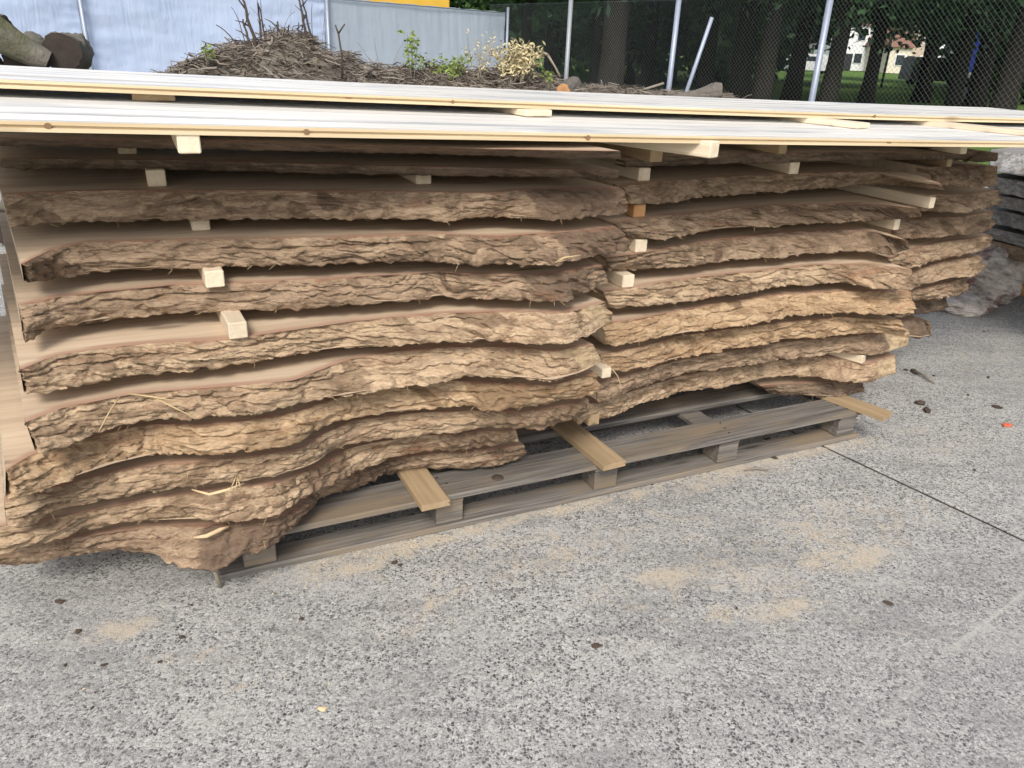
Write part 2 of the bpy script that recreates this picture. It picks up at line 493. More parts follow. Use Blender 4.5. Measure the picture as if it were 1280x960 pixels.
J1, J2 = gz(1035, 560, 0), gz(1280, 675, 0)
jd = (J2 - J1) / np.linalg.norm(J2 - J1)
jn = np.array([-jd[1], jd[0], 0])            # points away from the camera side if positive y
if jn[1] > 0: jn = -jn                       # jn towards the camera
DUST = [(150, 788, .10, .05, 1.0), (640, 650, .30, .045, .8), (440, 712, .22, .04, .9), (520, 760, .12, .05, .6), (500, 790, .08, .03, .5),
        (835, 720, .18, .07, .95), (975, 762, .16, .05, .95), (900, 765, .08, .05, .8), (1080, 695, .18, .09, .9), (1030, 700, .20, .05, .8),
        (960, 700, .9, .32, .50), (700, 690, .8, .22, .46), (1100, 640, .6, .3, .42), (1010, 660, .06, .12, .8), (700, 640, .10, .05, .9), (290, 862, .12, .02, .6), (400, 886, .02, .02, .3), (700, 690, .30, .10, .5), (1000, 720, .45, .16, .5),
        (870, 610, .22, .04, .8), (960, 585, .2, .05, .7), (1200, 560, .5, .25, .35), (1240, 450, .6, .35, .35), (560, 745, .3, .08, .45),
        (530, 680, .25, .04, 1.0), (800, 600, .3, .03, .9), (1270, 395, .5, .2, .4), (250, 830, .25, .1, .35), (1050, 480, .5, .3, .3), (730, 820, .2, .05, .35)]
dpos = [(gz(a, b, 0), sx, sy, k) for a, b, sx, sy, k in DUST]
PALE = [gz(a, b, 0)[:2] for a, b in ((1330, 715), (1280, 738), (1235, 775), (1190, 815), (1150, 850), (1125, 875), (1110, 900), (1106, 925))]
def marks(P):
    lx = (P - A0) @ eU; ly = (P - A0) @ eV
    d = np.zeros(len(P))
    for c, sx, sy, k in dpos:
        q = loc(c)
        d = np.maximum(d, k * np.exp(-(((lx - q[0]) / sx) ** 2 + ((ly - q[1]) / sy) ** 2)))
    # the band of sawdust fallen along the pallet's front
    d = np.maximum(d, .75 * smooth(.0, .3, lx) * smooth(3.2, 2.4, lx) * np.exp(-((ly + .02) / .06) ** 2))
    p = np.zeros(len(P))
    for a, b in zip(PALE[:-1], PALE[1:]):
        ab = b - a
        tt = np.clip(((P[:, :2] - a) @ ab) / (ab @ ab), 0, 1)
        dd = np.linalg.norm(P[:, :2] - a - tt[:, None] * ab, axis=1)
        p = np.maximum(p, np.exp(-(dd / .014) ** 2))
    far = smooth(3.6, 5.5, P[:, 1]) * .45
    return d, np.maximum(p, far)
def pavement(sgn, s_ext, ts, step):
    s0 = np.array([.0060, .0065, .0080, .012, .020, .035])
    ss = np.concatenate([s0, np.arange(.06, s_ext, step), [s_ext + .5, s_ext + 6]])
    zz = np.concatenate([[-.028, -.006, -.002, -.0004, 0, 0], np.zeros(len(ss) - 6)])
    T, S = np.meshgrid(ts, ss)
    Z = np.repeat(zz[:, None], len(ts), 1)
    wob = .0012 * noise(T * 30, S * 0, 9) * (S < .03)
    P = J1[None, :] + T.ravel()[:, None] * jd + (S + wob).ravel()[:, None] * jn * sgn
    P[:, 2] = Z.ravel() + .0015 * noise(T.ravel() * 2, S.ravel() * 2, 3) * (S.ravel() > .03)
    nx, ny = len(ts), len(ss)
    i = (np.arange(ny - 1)[:, None] * nx + np.arange(nx - 1)[None, :]).ravel()
    F = np.stack([i, i + 1, i + 1 + nx, i + nx], 1)
    if sgn < 0: F = F[:, ::-1]
    n = np.cross(P[F[0, 1]] - P[F[0, 0]], P[F[0, 3]] - P[F[0, 0]])
    Fm = F[len(F) // 2]
    n = np.cross(P[Fm[1]] - P[Fm[0]], P[Fm[3]] - P[Fm[0]])
    if n[2] < 0: F = F[:, ::-1]
    d, p = marks(P)
    jt = smooth(-.0008, -.005, P[:, 2]) * (S.ravel() < .03)
    return tag(mesh_np('pavement', P, F, MAT['concrete'], attrs={'dust': d, 'pale': p, 'joint': jt}), kind='structure')
tsA = np.concatenate([[-12, -7], np.arange(-4.2, 3.0, .022), [5, 9]])
pavement(1, 3.6, tsA, .022)
tsB = np.concatenate([[-12, -7], np.arange(-3.6, 4.0, .035), [6, 9]])
pavement(-1, 4.0, tsB, .035)
mb = MB()
mb.box(tuple(J1 + jd * 1.0 + np.array([0, 0, -.030])), (16, .05, .012), math.atan2(jd[1], jd[0]))
tag(mb.build('joint_filler', MAT['joint_dark']), kind='structure')

# loose sawdust: thousands of tiny flakes lying where it gathers
rs = np.random.RandomState(12)
pts_ = []
for c, sx, sy, k in dpos:
    if max(sx, sy) > .35: n_ = int(420 * k)
    else: n_ = int(5200 * sx * sy ** .5 * k)
    q = loc(c); g = rs.normal(size=(n_, 2)) * [sx * .75, sy * .75] + q[:2]
    pts_.append(g)
g = np.stack([rs.uniform(.1, 2.7, 2600), -.005 - np.abs(rs.normal(size=2600)) * .06], 1); pts_.append(g)
g = np.concatenate(pts_)
g = g[~((g[:, 0] > -.02) & (g[:, 0] < 2.62) & (g[:, 1] > -.004) & (g[:, 1] < 1.0))]
nn_ = fbm(g[:, 0] * 7, g[:, 1] * 9, 33, 3)
g = g[nn_ > -.12]
W3 = A0[None] + g[:, :1] * eU + g[:, 1:] * eV
sz = rs.uniform(.0009, .0028, len(g)) * (1 + 1.2 * (rs.rand(len(g)) > .96))
an = rs.uniform(0, 6.28, len(g))
tv = []
for kx, ky, kz in ((1, 0, 0), (-.5, .75, 0), (-.5, -.75, 0), (0, 0, .55)):
    tv.append(W3 + np.stack([(kx * np.cos(an) - ky * np.sin(an)) * sz, (kx * np.sin(an) + ky * np.cos(an)) * sz, kz * sz + .0012], 1))
V = np.stack(tv, 1).reshape(-1, 3)
b_i = np.arange(len(g))[:, None] * 4
F = np.concatenate([b_i + np.array([[0, 1, 3]]), b_i + np.array([[1, 2, 3]]), b_i + np.array([[2, 0, 3]])], 0)
tag(mesh_np('sawdust', V, F, MAT['sawdust'], smooth_=False), 'loose tan sawdust scattered on the concrete before the pallet', 'sawdust', None, 'stuff')

# ---------------------------------------------------------------- live-edge slabs
def curve(px, z, n):
    """photo polyline -> local curve of n points on the height z"""
    px = np.array(px, float)
    o = np.argsort(px[:, 0]); px = px[o]
    us = np.linspace(px[0, 0], px[-1, 0], 600)
    vs = np.interp(us, px[:, 0], px[:, 1])
    k = np.hanning(27); k /= k.sum()
    pad = 13
    vp = np.concatenate([2 * vs[0] - vs[pad:0:-1], vs, 2 * vs[-1] - vs[-2:-pad - 2:-1]])
    vs = np.convolve(vp, k, 'valid')
    P = np.array([lz(a, b, z) for a, b in zip(us, vs)])
    s = np.concatenate([[0], np.cumsum(np.linalg.norm(np.diff(P[:, :2], axis=0), axis=1))])
    t = np.linspace(0, s[-1], n)
    return np.stack([np.interp(t, s, P[:, k2]) for k2 in range(3)], 1), t
_seed = [0]
def slab(top, bot, zt, zb, bark, label, group, width=.75, endv=(0, 1), burls=(), cut=None, amp=1.0, wood='slab_wood', step=.0045, M_=26, bulge=.010):
    width *= 1.4
    _seed[0] += 1; sd_ = _seed[0] * 7
    L = np.linalg.norm(lz(*top[-1], zt)[:2] - lz(*top[0], zt)[:2])
    N = max(24, int(L / step))
    T, u = curve(top, zt, N)
    Bt, _ = curve(bot, zb, N)
    tan = np.gradient(T[:, :2], axis=0)
    ks = np.hanning(31); ks /= ks.sum()
    tan = np.stack([np.convolve(np.pad(tan[:, c], 15, 'edge'), ks, 'valid') for c in (0, 1)], 1)
    tan /= np.linalg.norm(tan, axis=1)[:, None]
    out = np.stack([tan[:, 1], -tan[:, 0]], 1)
    wob = .004 * noise(u * 9, u * 0, sd_) + .002 * noise(u * 30, u * 0, sd_ + 1) + .0012 * noise(u * 80, u * 0, sd_ + 2)
    T[:, :2] += out * wob[:, None]
    px_u = np.linspace(top[0][0], top[-1][0], N)
    bw = np.zeros(N)
    for a, b in burls: bw = np.maximum(bw, smooth(a - 12, a + 12, px_u) * smooth(b + 12, b - 12, px_u))
    cw = np.zeros(N)
    if cut: cw = smooth(cut[0] - 4, cut[0] + 4, px_u) * smooth(cut[1] + 4, cut[1] - 4, px_u)
    v = np.linspace(0, 1, M_)
    U, Vv = np.meshgrid(u, v, indexing='ij')
    H = zt - zb
    S = Vv * H + sd_ * .37
    wx = U + .035 * noise(U * 6, S * 9, sd_ + 3)
    wy = S + .012 * noise(U * 5, S * 8, sd_ + 4) + U * .12 * np.sin(sd_)
    g1 = noise(wx * 5.5, wy * 24, sd_ + 5); g2 = noise(wx * 12, wy * 42, sd_ + 6); g3 = noise(wx * 3.0 + 40, wy * 30, sd_ + 12)
    sharp = np.clip(1 - np.abs(g1) / .10, 0, 1) ** .8 * .013 + np.clip(1 - np.abs(g2) / .13, 0, 1) * .006 + np.clip(1 - np.abs(g3) / .06, 0, 1) * .010
    terr = np.floor((wy * 55 + 1.6 * noise(U * 7, S * 14, sd_ + 8)) % 1.0 * 3) / 3
    saw = ((wy * 48 + 1.8 * noise(U * 6, S * 10, sd_ + 9)) % 1.0)
    d1, d2, pid = worley(wx * 9 + 5 * noise(U * 2, S * 3, sd_ + 40), wy * 36 + 2.2 * noise(U * 9, S * 12, sd_ + 41), sd_)
    e1, e2, pid2 = worley(wx * 34 + noise(U * 20, S * 20, sd_ + 42), wy * 105 + noise(U * 25, S * 30, sd_ + 43), sd_ + 1)
    patch = smooth(-.05, .45, noise(U * 2.6, S * 3, sd_ + 44))
    crumb = smooth(.08, .5, noise(U * 3.3 + 9, S * 6, sd_ + 45))
    v0 = .38 + .22 * noise(U * 2.3, U * 0, sd_ + 46) + .10 * noise(U * 9, S * 4, sd_ + 47) + .05 * noise(U * 28, S * 20, sd_ + 48)
    lam = smooth(-.4, .1, noise(U * 1.7, U * 0, sd_ + 49))
    ledge = lam * (.011 * smooth(v0 - .01, v0 + .10, Vv) - .012 * np.exp(-((Vv - v0) / .045) ** 2))
    lw = wy * 30 + 1.5 * noise(U * 2.2, S * 5, sd_ + 50) + .5 * noise(U * 8, S * 14, sd_ + 51)
    lsaw = (lw % 1.0); scoop = (lsaw ** 1.6) * smooth(1.0, .86, lsaw)
    h = (fbm(wx * 3.2, wy * 7, sd_ + 7, 3) * .016 + fbm(U * 26, S * 60, sd_ + 10, 4) * .0055 + (saw - .5) * .004 * smooth(-.3, .3, noise(U * 4, S * 6, sd_ + 14)) - sharp * .75
         + ledge + (scoop - .35) * .011 * smooth(-.3, .2, noise(U * 2.9, S * 4, sd_ + 52))
         + (pid - .5) * .012 * patch - np.clip(1 - (d2 - d1) / .2, 0, 1) ** 1.5 * .009 * patch + ((pid2 - .5) * .005 - np.clip(1 - (e2 - e1) / .3, 0, 1) * .004) * (.25 + .75 * crumb)
         + crumb * (.5 - np.abs(noise(U * 40, S * 55, sd_ + 53))) * .008)
    tone = np.clip(pid * .75 + pid2 * .25, 0, 1)
    lump = (1 - np.abs(noise(U * 22, S * 26, sd_ + 11)) * 2.2) * .012 + fbm(U * 55, S * 60, sd_ + 13, 2) * .006
    B2 = bw[:, None]
    h = h * (1 - B2) + (lump + h * .4 + .006) * B2
    h *= amp * (1 - .75 * cw[:, None])
    pin = smooth(0, .10, Vv)
    base = T[:, None, :] * (1 - Vv[..., None]) + Bt[:, None, :] * Vv[..., None]
    off = pin * (h + bulge * np.sin(np.pi * np.clip(Vv, 0, 1)) ** .7 * (1 - cw[:, None]))
    base[..., :2] += out[:, None, :] * off[..., None]
    rag = (.003 + .010 * np.clip(noise(u * 7, u * 0, sd_ + 19), 0, 1) + .008 * np.abs(noise(u * 13, u * 0, sd_ + 20)) + .004 * noise(u * 45, u * 0, sd_ + 21)) * (1 - .7 * cw) * amp
    base[..., 2] -= (rag[:, None] * smooth(.75, 1, Vv))
    base[..., 2] += .0025 * fbm(U * 40, S * 50, sd_ + 22, 2) * (Vv > .03)
    # rows tucked under
    und = []
    for kk, (ins, dz) in enumerate(((.004, .0035), (.02, .009), (.05, .011))):
        r = base[:, -1, :].copy(); r[:, :2] += np.array(endv, float) / np.linalg.norm(endv) * ins; r[:, 2] = np.minimum(zb + .001, base[:, -1, 2] + dz); und.append(r)
    G = np.concatenate([base] + [r[:, None, :] for r in und], 1)
    va = np.concatenate([Vv, np.ones((N, 3))], 1)
    ca = np.repeat(cw[:, None], G.shape[1], 1)
    cr_ = np.clip(B2 * .9 + .55 * crumb * smooth(-.2, .3, noise(U * 1.9, S * 0, sd_ + 60)), 0, 1)
    cra = np.concatenate([cr_, np.repeat(cr_[:, -1:], 3, 1)], 1)
    cra = np.concatenate([cra[:1]] * 4 + [cra] + [cra[-1:]] * 4, 0)
    ta = np.concatenate([tone, np.repeat(tone[:, -1:], 3, 1)], 1)
    # columns tucked round the two ends
    ev = np.array(endv, float); ev /= np.linalg.norm(ev)
    def wrap(i):
        cs = []
        for q, d in ((.75, .006), (.45, .018), (.2, .035), (0.0, .06)):
            c = G[i].copy()
            edge = np.concatenate([base[i, :1, :2] * 0 + T[i, :2]] * 1)
            tgt = np.empty_like(c[:, :2])
            vv = va[i]
            tgt[:] = T[i, :2] * (1 - vv[:, None]) + Bt[i, :2] * vv[:, None]
            c[:, :2] = c[:, :2] * q + tgt * (1 - q) + ev * d
            cs.append(c)
        return cs
    Lc, Rc = wrap(0), wrap(-1)
    G = np.concatenate([np.stack(Lc[::-1]), G, np.stack(Rc)], 0)
    va = np.concatenate([va[:1]] * 4 + [va] + [va[-1:]] * 4, 0)
    ca = np.concatenate([ca[:1]] * 4 + [ca] + [ca[-1:]] * 4, 0)
    ta = np.concatenate([ta[:1]] * 4 + [ta] + [ta[-1:]] * 4, 0)
    n_, m_ = G.shape[:2]
    i = (np.arange(n_ - 1)[:, None] * m_ + np.arange(m_ - 1)[None, :]).ravel()
    Fb = np.stack([i, i + 1, i + 1 + m_, i + m_], 1)
    org = np.array([T[:, 0].mean(), T[:, 1].mean() + width / 2, zb])
    root = empty('live_edge_slab', L2W(*org), ANG)
    tag(root, label, 'wood slab', group, 'thing')
    mesh_np('bark', G.reshape(-1, 3) - org, Fb, MAT[bark], root, attrs={'v': va.ravel(), 'cut': ca.ravel(), 'tone': ta.ravel(), 'crust': cra.ravel()})
    # torn fibres and slivers standing off the bark
    fr = random.Random(sd_); fb = MB()
    for _ in range(int(9 * L * amp)):
        ci = fr.randrange(6, N - 6); ri = fr.choice([base.shape[1] - 1, base.shape[1] - 2, fr.randrange(3, base.shape[1])])
        p = base[ci, ri] - org
        ln = fr.uniform(.006, .022); sidev = fr.uniform(-1, 1)
        dv = np.array([tan[ci, 0] * sidev + out[ci, 0] * .35, tan[ci, 1] * sidev + out[ci, 1] * .35, fr.uniform(-.7, .15)]); dv /= np.linalg.norm(dv)
        r = fr.uniform(.0004, .0010)
        fb.tube([p - dv * .004, p + dv * ln * .5 + np.array([0, 0, -.1 * ln]), p + dv * ln + np.array([0, 0, fr.uniform(-.3, .05) * ln])], [r, r * .8, r * .3], 3, cap=False)
    if fb.v and wood == 'slab_wood':
        fo_ = fb.build('bark_fibres', MAT['straw' if 'dark' not in bark else 'twig'], root); fo_['kind'] = 'stuff'
    # sawn wood: top sheet with a slightly fibrous surface, underside, two ends, back
    ds = np.array([0, .004, .012, .03, .06, .12, .25, .45, .7, 1.0])
    dd = ds * width
    bk = width * .02 * noise(u * 4, u * 0, sd_ + 30)
    step2 = max(1, N // 160)
    idx = np.unique(np.concatenate([np.arange(0, N, step2), [N - 1]]))
    W = []
    for k, d in enumerate(dd):
        p = T[idx].copy(); p[:, :2] += ev * d
        blend = ds[k] ** 1.5
        line = T[0] + (T[-1] - T[0]) * ((idx / (N - 1))[:, None])
        line = line.copy(); line[:, :2] += ev * d
        p = p * (1 - blend) + line * blend
        p[:, 2] = zt + (.0008 * noise(p[:, 0] * 14, p[:, 1] * 14, sd_) if 0 < k < 9 else 0)
        W.append(p)
    W = np.stack(W, 1)
    Wb = []
    for k, d in enumerate((.0, .3, 1.0)):
        p = Bt[idx].copy(); lineb = T[0] + (T[-1] - T[0]) * ((idx / (N - 1))[:, None])
        p[:, :2] = p[:, :2] * (1 - d) + lineb[:, :2] * d + ev * d * width
        p[:, 2] = zb + .0015
        Wb.append(p)
    Wb = np.stack(Wb[::-1], 1)
    Wall = np.concatenate([W, Wb], 1)
    n2, m2 = Wall.shape[:2]
    i = (np.arange(n2 - 1)[:, None] * m2 + np.arange(m2 - 1)[None, :]).ravel()
    Fw = np.stack([i, i + m2, i + 1 + m2, i + 1], 1)
    # ends: strips between top row and bottom row
    V = Wall.reshape(-1, 3); Fe = []
    for e, c in ((0, 0), (n2 - 1, 1)):
        b = e * m2
        k0 = len(V)
        bl = np.array([V[b + m2 - 1] * (1 - s) + V[b + m2 - 3] * s for s in ds])
        V = np.concatenate([V, bl], 0)
        for k in range(len(ds) - 1):
            q = (b + k, b + k + 1, k0 + k + 1, k0 + k)
            Fe.append(q if c == 0 else q[::-1])
    Fw = np.concatenate([Fw, np.array(Fe)], 0)
    wa = np.concatenate([np.tile(np.concatenate([dd, [width, width * .3, .2]]), n2), np.tile(dd + .05, 2)])
    mesh_np('wood', V - org, Fw, MAT[wood], root, attrs={'v': wa}, smooth_=False)
    return root

LZ = {k: 1.12 - (k - 3) * .1106 for k in range(3, 12)}
TH = .066
GL = 'live-edge slabs stacked in the left pile'
GR = 'live-edge slabs stacked in the middle pile'
GB = 'live-edge slabs stacked in the far right brown pile'
EL = (-.15, 1)
Lsl = [
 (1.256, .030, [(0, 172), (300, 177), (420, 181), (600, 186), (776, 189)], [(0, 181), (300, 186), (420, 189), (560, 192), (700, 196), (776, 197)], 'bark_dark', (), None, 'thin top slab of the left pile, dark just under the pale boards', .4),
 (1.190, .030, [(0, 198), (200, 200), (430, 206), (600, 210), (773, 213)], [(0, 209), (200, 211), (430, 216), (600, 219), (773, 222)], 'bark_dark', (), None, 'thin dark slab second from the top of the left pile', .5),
 (LZ[3], TH, [(2, 243), (60, 240), (140, 238), (300, 238), (430, 238.5), (555, 240), (610, 242), (655, 237), (776, 235)], [(12, 282), (60, 277), (170, 274.5), (300, 272), (430, 270), (560, 272), (610, 269), (695, 273), (755, 267), (783, 264)], 'bark_brown', ((630, 790),), None, 'uppermost thick slab of the left pile, knobbly grey burl at its right end', .7),
 (LZ[4], TH, [(26, 330), (45, 320), (64, 312), (110, 302), (215, 300), (320, 298), (430, 296), (550, 292), (620, 295), (720, 289), (770, 283)], [(30, 352), (67, 344), (144, 337), (235, 333), (336, 330), (430, 326), (535, 325), (608, 327), (695, 330), (722, 321), (783, 308)], 'bark_brown', ((26, 62), (660, 790)), None, 'left pile slab with a dark round knot at its left end', .75),
 (LZ[5], TH, [(23, 381), (67, 372), (134, 364), (215, 356), (285, 354), (430, 347), (548, 340), (621, 344), (699, 341), (752, 330)], [(30, 426), (60, 409), (144, 397), (232, 388), (322, 384), (430, 379), (507, 376), (554, 369), (628, 372), (709, 374), (722, 365), (758, 351)], 'bark_brown', ((610, 715),), None, 'left pile slab directly above the one with the lowest jutting spacer', .8),
 (LZ[6], TH, [(25, 462), (67, 445), (134, 434), (201, 428), (289, 424), (369, 412), (430, 403), (537, 392), (621, 389), (702, 391), (757, 378)], [(30, 491), (50, 488), (121, 475), (178, 465), (255, 456), (312, 449), (430, 434), (521, 428), (605, 424), (668, 428), (705, 428), (739, 418), (763, 401)], 'bark_tan', (), (708, 750), 'left pile slab under the lowest pale spacer of that pile', .8),
 (LZ[7], TH, [(32, 528), (84, 508), (151, 495), (215, 488), (285, 482), (369, 476), (390, 466), (430, 451), (504, 438), (571, 434), (655, 434), (689, 440), (742, 431)], [(44, 564), (121, 538), (188, 523), (235, 518), (329, 514), (369, 501), (430, 494), (456, 489), (521, 476), (588, 468), (669, 473), (689, 476), (729, 465), (752, 451)], 'bark_tan', (), (694, 748), 'left pile slab with straws in its bark and a broad pale right end', .85),
 (LZ[8], TH, [(7, 588), (37, 569), (101, 549), (188, 530), (252, 531), (300, 527), (376, 514), (415, 498), (480, 486), (554, 476), (620, 477), (690, 483), (745, 466)], [(7, 622), (74, 602), (144, 579), (218, 562), (255, 565), (300, 563), (345, 558), (376, 552), (392, 538), (413, 527), (445, 520), (520, 511), (588, 503), (601, 510), (655, 508), (712, 497), (746, 488)], 'bark_gold', ((560, 640),), None, 'golden brown wavy-edged slab fourth from the bottom of the left pile', .85),
 (LZ[9], TH, [(5, 625), (74, 607), (144, 590), (218, 578), (300, 573), (376, 563), (400, 545), (440, 526), (520, 516), (600, 514), (660, 514), (712, 506), (735, 498)], [(8, 655), (24, 657), (60, 640), (95, 631), (174, 615), (237, 606), (300, 599), (370, 588), (399, 577), (410, 565), (431, 556), (468, 548), (520, 540), (554, 537), (608, 533), (672, 534), (709, 522), (735, 514)], 'bark_tan', ((600, 730),), None, 'third slab from the bottom of the left pile, hooking down at its left corner', .85),
 (LZ[10], TH, [(-12, 660), (79, 646), (140, 632), (200, 622), (300, 610), (360, 600), (400, 580), (431, 562), (468, 553), (520, 545), (600, 540), (645, 538)], [(-12, 690), (79, 671), (107, 659), (178, 651), (237, 649), (297, 647), (345, 643), (368, 630), (390, 612), (420, 596), (484, 570), (521, 565), (564, 560), (621, 553), (648, 549)], 'bark_tan', ((330, 400), (540, 640)), None, 'second slab from the bottom of the left pile, ending short over the bearer planks', .8),
 (LZ[11], TH, [(-12, 682), (79, 675), (140, 666), (200, 657), (270, 655), (345, 649), (372, 634), (395, 612), (430, 597), (487, 574), (540, 567), (600, 562), (655, 556)], [(-12, 703), (79, 691), (158, 685), (190, 689), (210, 701), (240, 706), (269, 707), (301, 691), (336, 679), (352, 662), (380, 632), (398, 617), (448, 604), (486, 586), (530, 581), (580, 583), (620, 581), (657, 567)], 'bark_brown', ((200, 352), (395, 480)), None, 'bottom slab of the left pile, bulging out in front of the pallet', .75),
]
for zt, th, tp, bt, mt, bu, cut, lab, wd in Lsl:
    slab(tp, bt, zt, zt - th, mt, lab, GL, wd, EL, bu, cut, amp=.45 if th < .05 else 1.0, M_=10 if th < .05 else 26, bulge=.004 if th < .05 else .010)
RZ = {k: 1.10 - (k - 2) * .1093 for k in range(2, 11)}
Rsl = [
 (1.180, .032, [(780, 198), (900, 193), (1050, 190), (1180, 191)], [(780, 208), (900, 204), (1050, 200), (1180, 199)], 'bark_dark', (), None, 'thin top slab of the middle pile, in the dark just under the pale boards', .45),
 (RZ[2], .056, [(778, 233), (797, 229), (825, 227), (872, 224), (900, 221), (984, 217), (1060, 214), (1119, 214), (1152, 219), (1176, 230)], [(783, 253), (833, 253), (856, 248), (900, 243), (984, 237), (1060, 231), (1119, 229), (1150, 233), (1178, 236)], 'bark_brown', (), None, 'uppermost thick slab of the middle pile, tapering to a point at its right end', .7),
 (RZ[3], .060, [(767, 279), (787, 275), (819, 271), (872, 265), (900, 263), (951, 257), (1052, 254), (1105, 256), (1149, 261)], [(786, 297), (825, 296), (862, 291), (900, 286), (951, 282), (1018, 277), (1085, 274), (1139, 270), (1152, 269)], 'bark_brown', ((1060, 1130),), None, 'middle pile slab under the orange-brown spacer', .75),
 (RZ[4], .062, [(757, 322), (806, 316), (850, 307), (900, 299), (984, 290), (1052, 287), (1110, 291), (1135, 301)], [(759, 338), (789, 336), (850, 332), (900, 325), (984, 318), (1052, 313), (1085, 313), (1125, 318), (1137, 312)], 'bark_brown', ((1080, 1137),), None, 'middle pile slab with a dark knot under the short pale spacer at its right end', .75),
 (RZ[5], .064, [(754, 364), (789, 360), (850, 349), (934, 340), (1018, 331), (1085, 330), (1140, 337)], [(761, 384), (806, 381), (850, 375), (917, 367), (984, 355), (1052, 350), (1092, 359), (1142, 360)], 'bark_tan', (), None, 'middle pile slab under the small white spacer at its left end', .8),
 (RZ[6], .064, [(752, 405), (800, 398), (850, 388), (917, 376), (984, 368), (1052, 364), (1138, 364)], [(757, 431), (806, 424), (850, 417), (917, 405), (984, 394), (1052, 388), (1102, 392), (1142, 389)], 'bark_gold', (), None, 'middle pile slab fifth from the bottom, thick golden bark bowing down to the left', .8),
 (RZ[7], .064, [(750, 444), (800, 434), (850, 420), (917, 411), (984, 402), (1052, 396), (1100, 400), (1126, 400)], [(755, 466), (800, 459), (850, 447), (917, 434), (984, 423), (1038, 418), (1102, 413), (1130, 417)], 'bark_gold', (), None, 'middle pile slab fourth from the bottom, tapering at its right end', .8),
 (RZ[8], .062, [(745, 480), (800, 464), (850, 450), (917, 438), (984, 427), (1052, 421), (1102, 417), (1137, 413)], [(745, 500), (800, 482), (850, 465), (917, 457), (984, 446), (1052, 439), (1102, 441), (1135, 431)], 'bark_brown', (), (1102, 1140), 'middle pile slab with a cut orange-tan right end, two above the pallet', .75),
 (RZ[9], .062, [(715, 512), (760, 499), (800, 486), (850, 470), (917, 458), (984, 449), (1038, 445), (1082, 456), (1119, 444)], [(720, 528), (760, 517), (795, 503), (850, 487), (917, 481), (961, 471), (1018, 468), (1052, 475), (1082, 477), (1119, 466)], 'bark_tan', (), (1084, 1125), 'middle pile slab nearest the pallet with a pale square-cut right end', .75),
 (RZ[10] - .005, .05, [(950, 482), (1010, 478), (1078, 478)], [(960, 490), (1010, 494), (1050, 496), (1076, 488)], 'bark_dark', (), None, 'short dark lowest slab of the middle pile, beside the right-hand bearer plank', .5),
]
for zt, th, tp, bt, mt, bu, cut, lab, wd in Rsl:
    slab(tp, bt, zt, zt - th, mt, lab, GR, wd, (0, 1), bu, cut, amp=.45 if th < .04 else .95, M_=10 if th < .04 else 24, bulge=.004 if th < .04 else .009)
BZ = [1.19, 1.10, .985, .87, .76, .655, .55, .44, .33]
Bsl = [
 ([(1150, 184), (1208, 186), (1248, 191)], [(1150, 198), (1220, 200), (1247, 201)], 'bark_dark', 'top thin slab of the far brown pile, dark and straight-edged'),
 ([(1160, 209), (1210, 206), (1247, 208)], [(1165, 228), (1210, 232), (1245, 231)], 'bark_brown', 'far brown pile slab second from the top'),
 ([(1125, 249), (1170, 243), (1210, 242), (1250, 238)], [(1125, 262), (1180, 263), (1200, 265), (1248, 254)], 'bark_brown', 'far brown pile slab reaching furthest right, third from the top'),
 ([(1110, 277), (1150, 272), (1200, 271), (1242, 264)], [(1115, 296), (1165, 297), (1190, 294), (1235, 286)], 'bark_brown', 'far brown pile slab fourth from the top'),
 ([(1110, 322), (1138, 316), (1150, 309), (1175, 303), (1210, 299), (1238, 294)], [(1110, 335), (1150, 333), (1162, 326), (1180, 320), (1210, 316), (1236, 308)], 'bark_tan', 'far brown pile slab whose edge sweeps back in a curve'),
 ([(1110, 350), (1140, 340), (1160, 332), (1180, 327), (1210, 322), (1226, 320)], [(1110, 364), (1140, 358), (1165, 353), (1190, 347), (1215, 343), (1226, 336)], 'bark_tan', 'far brown pile slab fourth from the bottom'),
 ([(1115, 368), (1145, 362), (1165, 358), (1190, 352), (1208, 347)], [(1115, 380), (1145, 375), (1165, 374), (1190, 370), (1208, 362)], 'bark_brown', 'far brown pile slab third from the bottom'),
 ([(1115, 384), (1140, 380), (1160, 377), (1181, 372)], [(1115, 396), (1140, 392), (1160, 391), (1181, 387)], 'bark_dark', 'short dark slab second from the bottom of the far brown pile'),
 ([(1105, 404), (1130, 400), (1150, 398), (1163, 402)], [(1105, 420), (1130, 420), (1150, 422), (1165, 419)], 'bark_dark', 'crumbling dark bottom slab of the far brown pile'),
]
for (tp, bt, mt, lab), zt in zip(Bsl, BZ):
    slab(tp, bt, zt, zt - .062, mt, lab, GB, .7, (0, 1), (), None, amp=1.0, M_=16, step=.008)
GG = 'grey weathered slabs stacked at the right edge'
Gsl = [
 (1.02, [(1238, 187), (1280, 193), (1420, 216)], [(1238, 213), (1280, 219), (1420, 250)], 'top grey weathered slab of the pile at the right edge'),
 (.90, [(1236, 219), (1280, 228), (1420, 262)], [(1236, 237), (1280, 246), (1420, 288)], 'second grey weathered slab from the top at the right edge'),
 (.78, [(1236, 242), (1280, 250), (1420, 290)], [(1236, 256), (1280, 265), (1420, 312)], 'third grey weathered slab from the top at the right edge'),
 (.66, [(1230, 258), (1280, 270), (1420, 318)], [(1230, 275), (1280, 288), (1420, 345)], 'fourth grey weathered slab from the top at the right edge'),
 (.53, [(1224, 281), (1280, 294), (1420, 350)], [(1224, 294), (1255, 302), (1280, 309), (1420, 372)], 'lowest grey weathered slab, above the pale lumpy offcut'),
 (.43, [(1236, 300), (1280, 310), (1420, 368)], [(1236, 316), (1280, 327), (1420, 392)], 'brownish slab under the grey ones, level with the pale lumpy offcut'),
]
